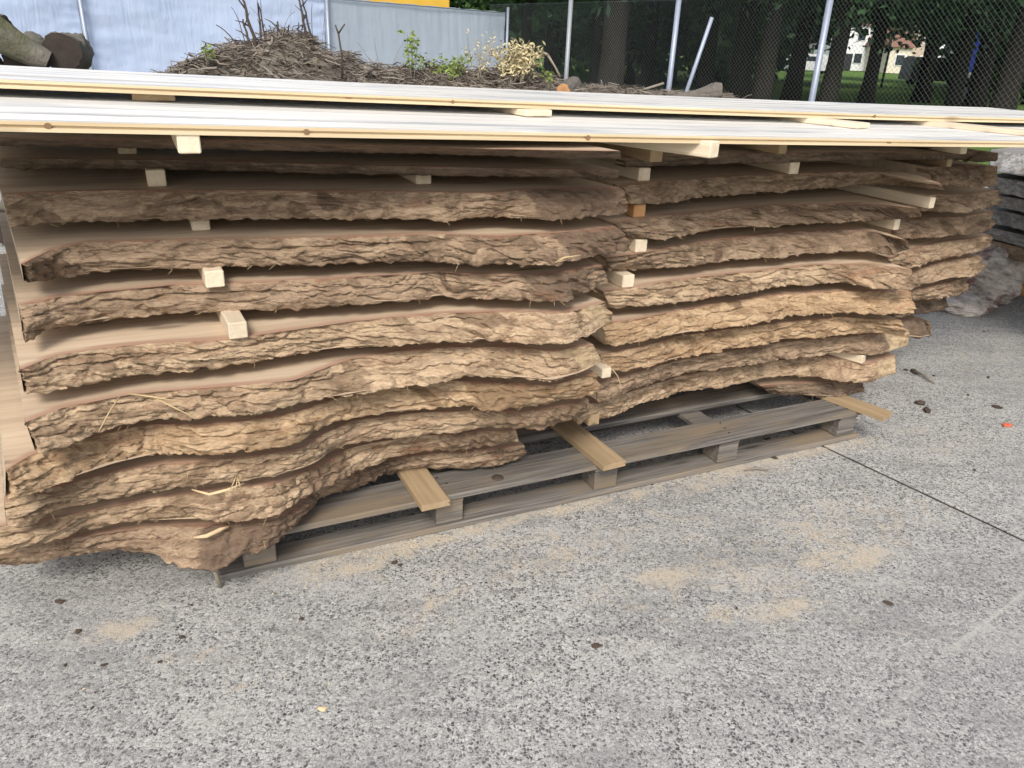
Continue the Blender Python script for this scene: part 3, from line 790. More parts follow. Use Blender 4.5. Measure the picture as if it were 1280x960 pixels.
for zt, tp, bt, lab in Gsl:
    slab(tp, bt, zt, zt - .085, 'bark_brown' if zt < .45 else 'bark_grey', lab, GG, .9, (1, .25), (), None, amp=.6, wood='slab_wood_grey', M_=16, step=.008)

# ---------------------------------------------------------------- wooden spacers between the slabs
GS = 'wooden spacers between the slabs'
def spacer(px, z, label, mat='spacer_wood', w_=.046, h_=.043, ln=.75, rot=0.0, name='timber_spacer', group=GS, cat='spacer'):
    p = lz(px[0], px[1], z)
    a = ANG + math.radians(rot)
    d = np.array([-math.sin(a), math.cos(a), 0])
    o = L2W(*p) + d * ln / 2 + np.array([0, 0, h_ / 2 + .001])
    mb = MB(); mb.box((0, 0, 0), (ln, w_, h_), 0, 0, .0025)
    ob = mb.build(name, MAT[mat])
    ob.location = o; ob.rotation_euler = (0, 0, a + math.pi / 2)
    return tag(ob, label, cat, group)
spacer((238, 193), 1.256, 'pale square spacer jutting out right under the boards at the left', ln=.7)
spacer((160, 193), 1.190, 'dim recessed spacer left of the jutting one, on the thin second slab', ln=.6)
spacer((197, 234), LZ[3], 'spacer on the uppermost thick slab of the left pile, at its left')
spacer((530, 231), LZ[3], 'dim recessed spacer mid-way along the uppermost thick slab of the left pile', ln=.5)
spacer((252, 289), LZ[4], 'small-ended spacer set back on the slab with the dark round knot')
spacer((270, 360), LZ[5], 'pale square-ended spacer third from the lowest in the left pile', rot=2)
spacer((299, 424), LZ[6], 'lowest pale spacer of the left pile, jutting furthest over the bark', rot=3)
spacer((892, 198), 1.225, 'long pale spacer slanting out under the boards above the middle pile', w_=.046, h_=.045, ln=.6, rot=20)
spacer((820, 203), 1.180, 'tan spacer end just below the boards at the gap between the piles', 'bearer_wood', ln=.5)
spacer((805, 227), RZ[2], 'grey-tan spacer end on the uppermost thick slab of the middle pile, at its left end', 'spacer_wood')
spacer((799, 272), RZ[3], 'orange-brown spacer end at the gap between the left and middle piles', 'spacer_orange')
spacer((801, 316), RZ[4], 'white square spacer end directly below the orange-brown one')
spacer((785, 360), RZ[5], 'white square spacer end, third below the boards at the left end of the middle pile')
spacer((758, 473), RZ[8] + .045, 'small white spacer end low in the gap between the piles', w_=.036, h_=.035)
spacer((742, 532), .255, 'chipped tan spacer end just above the pallet between the piles', 'bearer_wood', ln=.6)
spacer((992, 218), RZ[2], 'pale spacer end in the middle of the uppermost thick slab of the middle pile')
spacer((978, 193), 1.190, 'dim spacer tucked under the boards over the centre of the middle pile', 'bearer_wood', ln=.4, w_=.035)
spacer((1204, 193), 1.180, 'tan spacer end under the boards near the right end of the piles', 'spacer_wood', w_=.035, ln=.6)
spacer((1186, 209), 1.10, 'thin yellowish spacer end below and left of another at the right end of the piles', 'bearer_wood', w_=.03, ln=.5)
spacer((1164, 261), RZ[3] - .01, 'long spacer with its side showing, reaching out at the right end of the middle pile', 'spacer_wood', w_=.03, h_=.042, ln=.6, rot=4)
spacer((1120, 288), RZ[4], 'short pale spacer standing over the dark knot at the right end of the middle pile', 'spacer_wood', w_=.03, ln=.5)
spacer((1079, 454), RZ[9], 'white spacer lying on the pale square-cut slab end low on the right', w_=.036, h_=.036, ln=.45, rot=22)

# ---------------------------------------------------------------- pallets and bearer planks
def pallet(x0, length, xs, label, y0=0.0):
    org = np.array([x0 + length / 2, y0 + .5, 0])
    root = empty('wooden_pallet', L2W(*org), ANG)
    tag(root, label, 'pallet')
    def bx(name, c, d, jz=0):
        mb = MB()
        n = 10 if d[0] > 1 else 1
        mb.box(tuple(np.array(c) - org), d, random.uniform(-.003, .003), 0, .003)
        o = mb.build(name, MAT['pallet_wood'], root)
        return o
    for yy in (.05, .5, .95): bx('bottom_board', (x0 + length / 2, y0 + yy, .0125), (length, .10, .022))
    for x in xs:
        for yy in (.055, .5, .945): bx('block', (x, y0 + yy, .0625), (.095, .095, .0745))
        bx('cross_board', (x, y0 + .5, .1115), (.098, .99, .021))
    for yy, wd in ((.065, .15), (.335, .14), (.56, .14), (.76, .12), (.94, .11)):
        bx('deck_board', (x0 + length / 2, y0 + yy, .1335), (length, wd, .021))
    return root
def lxp(a, b, y, z):                  # local x of a photo column on the line (y, z)
    t = 0.0; d = ray(a, b)
    # plane local y = y
    t = (y - (CAM - A0) @ eV) / (d @ eV)
    return loc(CAM + d * t)[0]
bxs = [lxp(a, b, .01, 0) for a, b in ((325, 695), (562, 645), (757, 602), (910, 565), (1058, 532))]
PLT = pallet(0.0, 2.6, bxs, 'long weathered grey pallet under the left and middle piles')
kn = MB()
kp = lz(622, 597, .1445)
kn.tube([kp - np.array([A0[0] * 0, 0, .001]), kp + np.array([0, 0, .0015])], [.022, .020], 14)
ko = kn.build('knot', MAT['chip'], PLT, origin=(1.3, .5, 0)); ko['label'] = 'dark brown knot in the front deck board'
for x in bxs:
    for yy in (.02, .065, .11):
        nb = MB(); q = np.array([x + random.uniform(-.025, .025), yy + random.uniform(-.006, .006), .1442]) - np.array([1.3, .5, 0])
        nb.tube([q, q + np.array([0, 0, .0016])], [.0045, .004], 8); nb.build('nail', MAT['joint_dark'], PLT)
pallet(2.75, .75, [2.85, 3.1, 3.4], 'weathered pallet hidden under the far brown pile', y0=.75)
GBe = 'tan bearer planks across the pallet'
def bearer(px, label, rot, ln=.9, w_=.095):
    p = lz(px[0], px[1], .1445)
    a = ANG + math.radians(rot)
    d = np.array([-math.sin(a), math.cos(a), 0])
    o = L2W(*p) + d * ln / 2 + np.array([0, 0, .012])
    mb = MB()
    hl, hw = ln / 2, w_ / 2
    prof = [(-hw, -.011), (-hw, -.003), (-hw + .006, -.003), (-hw + .006, .002), (-hw, .002), (-hw, .009), (-hw + .002, .011), (hw - .002, .011), (hw, .009), (hw, -.011)]
    n = len(prof)
    V = [(-hl, y, z) for y, z in prof] + [(hl, y, z) for y, z in prof]
    F = [(i, i + n, (i + 1) % n + n, (i + 1) % n) for i in range(n)] + [tuple(range(n)), tuple(range(2 * n - 1, n - 1, -1))]
    mb.add(V, F)
    ob = mb.build('bearer_plank', MAT['bearer_wood'])
    ob.location = o; ob.rotation_euler = (0, 0, a + math.pi / 2)
    tag(ob, label, 'plank', GBe)
bearer((545, 636), 'leftmost tan bearer plank, poking out over the pallet edge by the lowest bark', 1)
bearer((768, 586), 'middle tan bearer plank with a grooved side, crossing the front deck board', 3)
bearer((1109, 524), 'right-hand tan bearer plank overhanging the end of the pallet onto the concrete', 16, .8, .08)

# ---------------------------------------------------------------- pale tongue-and-groove boards on top
def zxp(a, b, y):
    d = ray(a, b); t = (y - (CAM - A0) @ eV) / (d @ eV); q = loc(CAM + d * t); return q[0], q[2]
_q = [zxp(a, b, -.20) for a, b in ((0, 164), (200, 168), (400, 172.5), (640, 176), (860, 180), (1060, 182), (1280, 184))]
zc = np.polyfit([q[0] for q in _q], [q[1] for q in _q], 2)
print('BOARDZ', _q, zc)
def zb_(x): return np.polyval(zc, x)
def pine_board(y, x0, x1, dz, label, group, w_=.132, tilt=0.0, seed=0):
    front = 'front pale' in label
    xs = np.linspace(x0, x1, 46)
    prof = [(0, 0), (0, .0075), (.006, .0085), (.006, .0125), (0, .0135), (0, .0205), (.003, .0222), (w_ - .0035, .0222), (w_, .0190), (w_, 0)]
    n = len(prof); V = []
    for x in xs:
        z = zb_(x) + dz + .0012 * math.sin(x * 1.3 + seed)
        yy = y + .0015 * math.sin(x * 2.1 + seed * 2.7)
        V += [(x, yy + a, z + b) for a, b in prof]
    F = []; mi = []
    for i in range(len(xs) - 1):
        for k in range(n):
            k2 = (k + 1) % n
            F.append((i * n + k, (i + 1) * n + k, (i + 1) * n + k2, i * n + k2)); mi.append(1 if (k < 5 and front) else 0)
    F.append(tuple(range(n))); mi.append(1); e = (len(xs) - 1) * n
    F.append(tuple(range(e + n - 1, e - 1, -1))); mi.append(1)
    org = ((x0 + x1) / 2, y + w_ / 2, float(zb_((x0 + x1) / 2) + dz))
    me = bpy.data.meshes.new('pine_board')
    me.from_pydata([tuple(np.array(v) - org) for v in V], [], F)
    me.materials.append(MAT['pine']); me.materials.append(MAT['pine_edge'])
    me.polygons.foreach_set('material_index', mi); me.update()
    ob = bpy.data.objects.new('pine_board', me); col.objects.link(ob)
    ob.location = L2W(*org); ob.rotation_euler = (0, 0, ANG)
    return tag(ob, label, 'board', group)
GL1 = 'lower layer of pale boards on the piles'
GU1 = 'upper layer of pale boards on the piles'
BRD = {}
onm = ['front', 'second', 'third', 'fourth', 'fifth', 'sixth', 'seventh', 'eighth', 'ninth']
YL0, YU0 = -.20, .30
for k in range(8):
    lab = ('front pale grooved board of the lower layer, its yellow edge over the dark gaps' if k == 0 else
           '%s board from the front in the lower layer of pale boards' % onm[k])
    BRD['l%d' % k] = pine_board(YL0 + k * .1355, -1.3 + .05 * (k % 3), 4.3 + .04 * (k % 2), .0010 * ((k * 2) % 3), lab, GL1, seed=k)
for k in range(5):
    lab = ('front pale grooved board of the raised upper layer, yellow edge showing' if k == 0 else
           '%s board from the front in the raised upper layer' % onm[k])
    BRD['u%d' % k] = pine_board(YU0 + k * .1355, -1.3 + .04 * (k % 3), 4.25 + .04 * (k % 2), .0435 + .0010 * ((k * 2) % 3), lab, GU1, seed=k + 20)
for key, y_, dz_, pxs in (('l0', YL0, 0.0, ((383, 165), (735, 172), (1112, 178), (60, 158))), ('u0', YU0, .0435, ((436, 121), (566, 126), (1095, 138)))):
    bo = BRD[key]
    for a, b in pxs:
        x_ = zxp(a, b, y_)[0]; mb = MB(); c0 = loc(np.array(bo.location))
        q = np.array([x_, y_, float(zb_(x_)) + dz_ + .012]) - c0
        n = 10; sx_ = .007 if a != 566 else .005
        V = [q + np.array([math.cos(t_) * sx_, -.0012, math.sin(t_) * .006]) for t_ in np.linspace(0, 2 * math.pi, n, endpoint=False)]
        V += [v_ + np.array([0, .004, 0]) for v_ in V]
        mb.add(V, [tuple(range(n - 1, -1, -1))] + [(i, (i + 1) % n, n + (i + 1) % n, n + i) for i in range(n)])
        mb.build('knot', MAT['knot_wood'], bo)
def batten(px, label, rot, ln=.7, w_=.105):
    z = 1.28
    for _ in range(4): z = float(zb_(lz(px[0], px[1], z)[0])) + .0235
    spacer(px, z, label, 'bearer_wood' if px[0] < 300 else 'spacer_wood', w_, .019, ln, rot, 'flat_batten', 'flat battens between the two board layers', 'batten')
batten((193, 127), 'flat brown batten between the board layers, leftmost', 0, .7)
batten((674, 146), 'flat pale batten slanting out between the board layers, middle of the stack', 8, .7, .10)
batten((1079, 161), 'long flat pale batten slanting out between the board layers, right of the middle', 14, .95, .09)
batten((1306, 172), 'flat pale batten leaving the frame at the right between the board layers', 14, .9, .09)

# ---------------------------------------------------------------- screening fence with white sheeting
def floor_y(P): return np.array([P[0], P[1], 0.0])
a_ = gz(500, 4, 2.06); b_ = gz(630, 15, 2.06)
fd = (b_ - a_) / np.linalg.norm(b_ - a_); fd[2] = 0
fo = b_.copy(); fo[2] = 0                       # the corner of sheeting and wire fence
def fx(px):                                     # distance from the corner along the fence line at a photo column
    d = ray(px, 60.0); n = np.array([-fd[1], fd[0], 0])
    t = ((fo - CAM) @ n) / (d @ n); return float((CAM + d * t - fo) @ fd)
sroot = empty('screening_fence', fo, math.atan2(fd[1], fd[0]))
tag(sroot, 'tall fence hung with bluish white plastic sheeting behind the brush heap', 'fence')
ps = [fx(p) for p in (-420, 107, 408, 630)]
rad_n = [0]
for i in range(3):
    x0, x1 = ps[i], ps[i + 1]
    nx = max(40, int((x1 - x0) / .03)); nz = 60
    X, Z = np.meshgrid(np.linspace(x0, x1, nx), np.linspace(.03, 2.05, nz))
    r = np.minimum(np.minimum(X - x0, x1 - X) * 1.0, 2.05 - Z + .3)
    am = .35 + np.exp(-np.minimum(X - x0, x1 - X) / .35)
    Y = .02 * am * fbm(X * 1.5 + Z * 1.2, Z * 5, 60 + i, 4) + .010 * am * np.abs(noise(X * 4 - Z * 2, Z * 11, 70 + i)) + .035 * noise(X * .8, Z * .7, 80 + i)
    if i == 2: Y = .006 * fbm(X * 7 + Z * .6, Z * .5, 64, 3) + Y * .35
    Zt = Z.copy(); Zt[-1] += .012 * np.abs(np.sin((X[-1] - x0) * 6))
    P = np.stack([X.ravel(), Y.ravel(), Zt.ravel()], 1)
    k = (np.arange(nz - 1)[:, None] * nx + np.arange(nx - 1)[None, :]).ravel()
    F = np.stack([k, k + 1, k + 1 + nx, k + nx], 1)
    P2 = P.copy(); P2[:, 1] += .003
    mesh_np('plastic_sheet', np.concatenate([P, P2]), np.concatenate([F, F[:, ::-1] + len(P)]), MAT['shaded_polythene' if i == 2 else 'polythene'], sroot)  # the far-end panel gets the sheet colour with tree shade painted in
for x in ps[1:]:
    mb = MB(); mb.tube([(x, -.075, 0), (x, -.075, 2.15)], .028, 10)
    mb.build('post', MAT['galv'], sroot)
for z in (.15, 2.04):
    mb = MB(); mb.tube([(ps[0], -.03, z), (0, -.03, z)], .008, 6); mb.build('rail', MAT['galv'], sroot)
mb = MB()
_d = ray(556, 10); _n = np.array([-fd[1], fd[0], 0]); _Y = float((CAM + _d * (((fo - CAM) @ _n) / (_d @ _n)))[1]) + 1.6
ya = gy(492, -14, _Y); yb = gy(562, 6, _Y)
mb2 = empty('yellow_frame', (yb[0], _Y, 0)); tag(mb2, 'yellow steel frame showing above the far end of the white sheeting', 'frame')
for (xa, za, xb, zb2) in ((ya[0] - 1.2, yb[2] + .02, yb[0], yb[2] + .02), (ya[0] - 1.2, yb[2] + .35, yb[0], yb[2] + .35)):
    m_ = MB(); m_.box(((xa + xb) / 2 - yb[0], 0, (za + zb2) / 2), (xb - xa, .12, .16), 0, 0, .01); m_.build('cross_beam', MAT['yellow_paint'], mb2)
for xx in (-.06, -.28, -1.7):
    m_ = MB(); m_.box((xx, 0, 1.4), (.11, .11, 2.8), 0, 0, .01); m_.build('upright', MAT['yellow_paint'], mb2)

# ---------------------------------------------------------------- chain-link fence
P1 = gy(713, 60, 11.1); P3 = gy(1030, 60, 7.9)
cd = np.array([P3[0] - P1[0], P3[1] - P1[1], 0]); CL = np.linalg.norm(cd); cd /= CL
P1[2] = 0
croot = empty('chain_link_fence', P1, math.atan2(cd[1], cd[0]))
tag(croot, 'galvanised chain-link fence between the yard and the dark park trees', 'fence')
c0 = -2.05; c1 = CL * 2.3; hF = 1.98
mb = MB()
step = .046
n_w = int((c1 - c0 + hF) / step)
for k in range(n_w):
    for s in (1, -1):
        xs0 = c0 + k * step - (hF if s > 0 else 0)
        xa, xb = xs0, xs0 + s * hF
        if s < 0: xa, xb = xs0, xs0 - hF
        za, zb2 = .04, .04 + hF
        # clip to the fence's ends
        def clip(xa, za, xb, zb2):
            pts = []
            for (x, z, ox, oz) in ((xa, za, xb, zb2), (xb, zb2, xa, za)):
                if x < c0: t_ = (c0 - x) / (ox - x) if ox != x else 2; x, z = x + (ox - x) * t_, z + (oz - z) * t_
                elif x > c1: t_ = (c1 - x) / (ox - x) if ox != x else 2; x, z = x + (ox - x) * t_, z + (oz - z) * t_
                pts.append((x, z))
            return pts
        if max(xa, xb) <= c0 or min(xa, xb) >= c1: continue
        (xa, za), (xb, zb2) = clip(xa, za, xb, zb2)
        off = .0016 * s
        bow = .02 * math.sin(k * .35)
        mb.tube([(xa, off, za), ((xa + xb) / 2, off + bow, (za + zb2) / 2), (xb, off, zb2)], .0009, 3, cap=False)
wm = mb.build('wire_mesh', MAT['wire'], croot); wm['kind'] = 'stuff'
for z in (.06, 1.0, hF + .03):
    mb = MB(); mb.tube([(c0, .006, z), (c1, .006, z)], .0018, 4); mb.build('tension_wire', MAT['wire'], croot)
for i, px in enumerate((0.0, None, CL, CL * 1.6, CL * 2.2)):
    if px is None:
        d = ray(845, 60); n = np.array([-cd[1], cd[0], 0]); t_ = ((P1 - CAM) @ n) / (d @ n); px = float((CAM + d * t_ - P1) @ cd)
    mb = MB(); mb.tube([(px, -.04, 0), (px, -.04, 2.06)], .030, 12); mb.tube([(px, -.04, 2.06), (px, -.04, 2.085)], [.033, .02], 12)
    mb.build('post', MAT['galv' if i else 'galv_grey'], croot)
d = ray(895, 22); n = np.array([-cd[1], cd[0], 0]); t_ = ((P1 - CAM) @ n) / (d @ n); top = CAM + d * t_
xt = float((top - P1) @ cd); zt_ = top[2]
d = ray(868, 105); t_ = ((P1 - CAM) @ n) / (d @ n); lo = CAM + d * t_
xl = float((lo - P1) @ cd); zl = lo[2]
sx = (xt - xl) / (zt_ - zl)
mb = MB(); mb.tube([(xl - sx * zl, -.12, 0), (xt, -.06, zt_)], .022, 10); mb.build('strut', MAT['galv'], croot)

# ---------------------------------------------------------------- brush heap of soil, roots and branches
ridge = [(205, 100), (222, 90), (240, 76), (270, 66), (300, 58), (330, 56), (345, 43), (385, 43), (395, 60), (420, 67), (450, 82), (480, 88), (495, 84), (520, 90), (560, 90), (600, 88), (640, 90), (670, 97), (700, 104), (760, 112), (840, 118), (930, 125)]
def rY(px): return 5.6 + (px - 222) * .0033
RX = []; RZs = []; RYs = []
for a, b in ridge:
    p = gy(a, b, rY(a)); RX.append(p[0]); RZs.append(p[2]); RYs.append(p[1])
RX = np.array(RX); RZs = np.array(RZs); RYs = np.array(RYs)
xs = np.linspace(RX[0] - .5, RX[-1] + .5, 260); ts = np.linspace(-1.5, 1.5, 90)
Xg, Tg = np.meshgrid(xs, ts)
rz_ = np.interp(Xg, RX, RZs) * smooth(RX[0] - .45, RX[0] + .1, Xg) * smooth(RX[-1] + .5, RX[-1] - .1, Xg)
ry_ = np.interp(Xg, RX, RYs)
def mound_z(X, T, rz):
    prof = np.exp(-(np.abs(T) / .72) ** 2.6)
    return rz * prof * (1 + .02 * fbm(X * 4, T * 4, 90, 3)) + .06 * fbm(X * 7, T * 7, 91, 4) * prof - .03
Zg = mound_z(Xg, Tg, rz_)
P = np.stack([Xg.ravel(), (ry_ + Tg).ravel(), Zg.ravel()], 1)
k = (np.arange(89)[:, None] * 260 + np.arange(259)[None, :]).ravel()
F = np.stack([k, k + 1, k + 1 + 260, k + 260], 1)
hp = np.array([RX.mean(), RYs.mean(), 0])
hroot = empty('brush_heap', hp); tag(hroot, 'long heap of soil, roots and cut branches in front of the white sheeting', 'brush heap')
mesh_np('soil_mound', P - hp, F, MAT['soil'], hroot)
def mound_pt(x, t):
    rz = float(np.interp(x, RX, RZs)); return np.array([x, float(np.interp(x, RX, RYs)) + t, float(mound_z(np.array([x]), np.array([t]), rz)[0])])
rr = random.Random(5)
for nm, cnt, mt, rmin, rmax in (('twig_tangle', 9000, 'twig', .0018, .006), ('dry_stalks', 2600, 'twig_pale', .0012, .0035), ('dark_twigs', 3500, 'twig_dark', .002, .007)):
    mb = MB()
    for _ in range(cnt):
        x = rr.uniform(RX[0] - .1, RX[-1]); t_ = rr.uniform(-.8, .2)
        p = mound_pt(x, t_) + np.array([0, 0, rr.uniform(-.01, .03)])
        a = rr.uniform(0, 2 * math.pi); ln = rr.uniform(.05, .24); el = rr.uniform(-.3, .55)
        dv = np.array([math.cos(a) * math.cos(el), math.sin(a) * math.cos(el) * .5, math.sin(el)]) * ln
        bend = np.array([rr.uniform(-1, 1), rr.uniform(-1, 1), rr.uniform(-.5, 1)]) * ln * .22
        r = rr.uniform(rmin, rmax)
        mb.tube([p - dv * .5 - hp, p + bend - hp, p + dv * .5 - hp], [r, r * .85, r * .4], 3, cap=False)
    o = mb.build(nm, MAT[mt], hroot); o['kind'] = 'stuff'
mb = MB()
for _ in range(150):
    x = rr.uniform(RX[0], RX[-1]); t_ = rr.uniform(-.7, .15)
    p = mound_pt(x, t_) + np.array([0, 0, rr.uniform(0, .03)])
    a = rr.uniform(0, 2 * math.pi); ln = rr.uniform(.2, .55); el = rr.uniform(-.2, .35)
    dv = np.array([math.cos(a) * math.cos(el), math.sin(a) * math.cos(el) * .5, math.sin(el)]) * ln
    r = rr.uniform(.005, .013); j = []
    for q in range(6):
        s = q / 5; j.append(p - hp + dv * (s - .5) + np.array([rr.uniform(-1, 1), rr.uniform(-1, 1), rr.uniform(-.3, 1)]) * ln * .09)
    mb.tube(j, [r * (1 - .6 * q / 5) for q in range(6)], 6, cap=True)
o = mb.build('thick_roots', MAT['twig'], hroot); o['kind'] = 'stuff'
# the taller branches standing out of the heap
STK = [((325, 62), (314, 28), (300, -6), .016), ((316, 60), (309, 40), (303, 24), .012), ((327, 55), (325, 30), (322, 4), .011), ((333, 52), (329, 30), (324, 8), .008),
       ((349, 48), (348, 40), (347, 27), .013), ((356, 48), (358, 42), (361, 31), .010), ((352, 52), (354, 42), (356, 34), .010), ((373, 45), (373, 40), (373, 28), .007), ((386, 46), (380, 24), (371, -8), .013),
       ((391, 46), (384, 18), (376, -8), .010), ((310, 60), (292, 42), (270, 31), .006), ((309, 50), (300, 20), (289, 9), .004), ((343, 40), (330, 24), (312, 8), .003), ((437, 78), (436, 73), (435, 66), .010),
       ((400, 60), (402, 48), (407, 10), .003), ((395, 60), (388, 40), (390, 5), .0035), ((350, 28), (356, 20), (368, 15), .003), ((299, 62), (297, 56), (291, 48), .010), ((476, 88), (460, 66), (446, 52), .003), ((480, 88), (470, 70), (468, 48), .003), ((482, 88), (492, 70), (505, 52), .003)]
for lo_, mi_, hi_, r in STK:
    Yb = rY(lo_[0]) - .08
    pts = [gy(*lo_, Yb), gy(*mi_, Yb - .02), gy(*hi_, Yb + .03)]
    pts[0][2] -= .12
    mb = MB(); j = []
    for q in range(9):
        s = q / 8
        j.append((1 - s) ** 2 * pts[0] + 2 * s * (1 - s) * pts[1] + s * s * pts[2] + np.array([rr.uniform(-1, 1), rr.uniform(-1, 1), 0]) * r * .5)
    mb.tube([p - hp for p in j], [r * (1 - .55 * q / 8) for q in range(9)], 6)
    if r > .006 and abs(hi_[1] - lo_[1]) > 20:
        for q in (4, 6):
            b = j[q] - hp; dv = np.array([rr.uniform(-.12, .12), rr.uniform(-.05, .05), rr.uniform(.03, .14)])
            mb.tube([b, b + dv * .5 + np.array([0, 0, .01]), b + dv], [r * .4, r * .3, r * .15], 4)
    mb.build('branch', MAT['twig_dark' if r > .003 else 'twig'], hroot)
fk = MB(); Yb = rY(423) - .3
q0, q1, q2, q3 = gy(427, 80, Yb), gy(423, 42, Yb), gy(419, 31, Yb), gy(431, 30, Yb)
q0[2] -= .1
fk.tube([q0 - hp, (q0 + q1) / 2 - hp + np.array([.012, 0, 0]), q1 - hp], [.009, .0075, .007], 6)
fk.tube([q1 - hp, q2 - hp], [.006, .005], 6); fk.tube([q1 - hp, q3 - hp], [.006, .005], 6)
fko = fk.build('forked_stick', MAT['twig_dark'], hroot)

def leafcard(mb, p, n_len, wd, rr, m=1, droop=0):
    a = rr.uniform(0, 2 * math.pi); el = rr.uniform(-.9, 1.0) - droop
    d = np.array([math.cos(a) * math.cos(el), math.sin(a) * math.cos(el), math.sin(el)])
    s = np.cross(d, np.array([rr.uniform(-1, 1), rr.uniform(-1, 1), rr.uniform(-1, 1)])); s /= np.linalg.norm(s) + 1e-6
    mid = p + d * n_len * .5; nn = np.cross(d, s) * n_len * .08
    mb.add([p, mid + s * wd * .5 + nn, p + d * n_len, mid - s * wd * .5 + nn], [(0, 1, 2, 3)], m)
def weed(px, v0, v1, spread, stems, leaves, ln, wd, mats, label, seed, name='weed'):
    rr = random.Random(seed)
    Y = rY(px) - .15
    base = gy(px, v0, Y); topz = gy(px, v1, Y)[2]
    root = empty(name, base); tag(root, label, 'weed')
    st = MB(); lf = MB()
    for s in range(stems):
        p = np.array([rr.uniform(-.3, .3) * spread, rr.uniform(-.1, .1), -.06])
        e = np.array([p[0] + rr.uniform(-.7, .7) * spread, rr.uniform(-.15, .15), (topz - base[2]) * rr.uniform(.45, 1.0)])
        mid = (p + e) / 2 + np.array([rr.uniform(-.04, .04), 0, .04])
        pts = [(1 - t) ** 2 * p + 2 * t * (1 - t) * mid + t * t * e for t in np.linspace(0, 1, 7)]
        st.tube(pts, [.0035 * (1 - .7 * t) for t in np.linspace(0, 1, 7)], 4)
        for _ in range(leaves):
            t = rr.uniform(.25, 1); i = min(5, int(t * 6)); q = pts[i] + (pts[i + 1] - pts[i]) * (t * 6 - i)
            leafcard(lf, q + np.array([rr.gauss(0, .02), rr.gauss(0, .02), rr.gauss(0, .01)]), ln * rr.uniform(.6, 1.2), wd, rr, 0, .2)
    st.build('stem', MAT[mats[0]], root)
    o = lf.build('leaves', MAT[mats[1]], root); o['kind'] = 'stuff'
mb = MB()
for _ in range(2600):
    x = rr.uniform(RX[0], RX[-1]); t_ = rr.uniform(-.75, .2)
    leafcard(mb, mound_pt(x, t_) - hp + np.array([0, 0, rr.uniform(0, .02)]), rr.uniform(.02, .05), rr.uniform(.012, .025), rr, 0)
o = mb.build('dead_leaves', MAT['dead_leaf'], hroot); o['kind'] = 'stuff'
weed(517, 92, 30, .06, 4, 26, .05, .022, ('twig', 'leaf_weed'), 'tall spindly green weed before the white sheeting', 11)
weed(645, 95, 47, .26, 26, 34, .05, .016, ('twig_pale', 'leaf_dry'), 'bushy straw-coloured dried weed at the end of the white sheeting', 12)
weed(600, 95, 32, .18, 12, 10, .035, .012, ('twig_pale', 'leaf_dry'), 'thin wispy dried weed left of the bushy straw-coloured one', 13)
weed(560, 98, 66, .30, 14, 24, .045, .018, ('twig', 'leaf_weed'), 'low yellow-green weed patch in the middle of the brush heap', 14)
weed(262, 68, 54, .06, 4, 10, .045, .02, ('twig', 'leaf_weed'), 'tiny bright green sprout on the left shoulder of the brush heap', 15)
weed(685, 102, 84, .05, 5, 10, .05, .025, ('twig', 'leaf_weed'), 'small green sprout right of the dried weed', 16)

# ---------------------------------------------------------------- logs
def log_(name, p0, p1, r0, r1, bark, cutm, label, seed, n=36, group=None, flare=0.0):
    p0 = np.array(p0); p1 = np.array(p1); L = np.linalg.norm(p1 - p0); d = (p1 - p0) / L
    up = np.array([0, 0, 1.0]); a = np.cross(d, up); a /= np.linalg.norm(a); b = np.cross(a, d)
    m = max(12, int(L / .04))
    t = np.linspace(0, 1, m); th = np.linspace(0, 2 * math.pi, n, endpoint=False)
    T, TH_ = np.meshgrid(t, th, indexing='ij')
    cx, cy = np.cos(TH_), np.sin(TH_)
    R = (r0 + (r1 - r0) * T) * (1 + .13 * noise(cx * 1.6 + T * L * 2, cy * 1.6, seed) + .09 * noise(cx * 5 + T * 3, cy * 5 + T * L * 7, seed + 1) + .06 * noise(cx * 12 + T * 9, cy * 12 + T * L * 16, seed + 2))
    R *= 1 + flare * np.exp(-((T - .9) / .12) ** 2)
    R[0] *= .97; R[-1] *= .9
    C_ = p0[None, None] + T[..., None] * (p1 - p0) + b[None, None] * (.03 * np.sin(T * 4 + seed))[..., None]
    V = C_ + R[..., None] * (cx[..., None] * a + cy[..., None] * b)
    k = (np.arange(m - 1)[:, None] * n + np.arange(n)[None, :]); k2 = (np.arange(m - 1)[:, None] * n + (np.arange(n)[None, :] + 1) % n)
    F = np.stack([k.ravel(), k2.ravel(), (k2 + n).ravel(), (k + n).ravel()], 1)
    org = (p0 + p1) / 2
    root = empty(name, org); tag(root, label, 'log', group)
    mesh_np('bark', V.reshape(-1, 3) - org, F, MAT[bark], root)
    for ring, cc, s in ((V[0], p0, 1), (V[-1], p1, -1)):
        c0_ = ring.mean(0)
        rings = [ring * 1.0]
        for q in (.96, .7, .4): rings.append(c0_ + (ring - c0_) * q + d * s * -.004 * (q < .9))
        W = np.concatenate(rings + [c0_[None]])
        Ff = []
        for i in range(3):
            for j in range(n): Ff.append((i * n + j, i * n + (j + 1) % n, (i + 1) * n + (j + 1) % n, (i + 1) * n + j))
        for j in range(0, n): Ff.append((3 * n + j, 3 * n + (j + 1) % n, 4 * n, 4 * n))
        me = bpy.data.meshes.new('cut_end'); me.from_pydata([tuple(x) for x in (W - org)], [], [f if f[2] != f[3] else f[:3] for f in Ff]); me.materials.append(MAT[cutm]); me.update()
        o = bpy.data.objects.new('cut_end', me); col.objects.link(o); o.parent = root
    return root
Gl = 'mossy logs piled at the far left'
c = gy(78, 70, 5.3); log_('log', c, c + np.array([-.45, 1.0, .02]), .118, .12, 'log_bark', 'cut_dark', 'mossy log with a dark round cut end facing out, rightmost in the far left pile', 21, group=Gl)
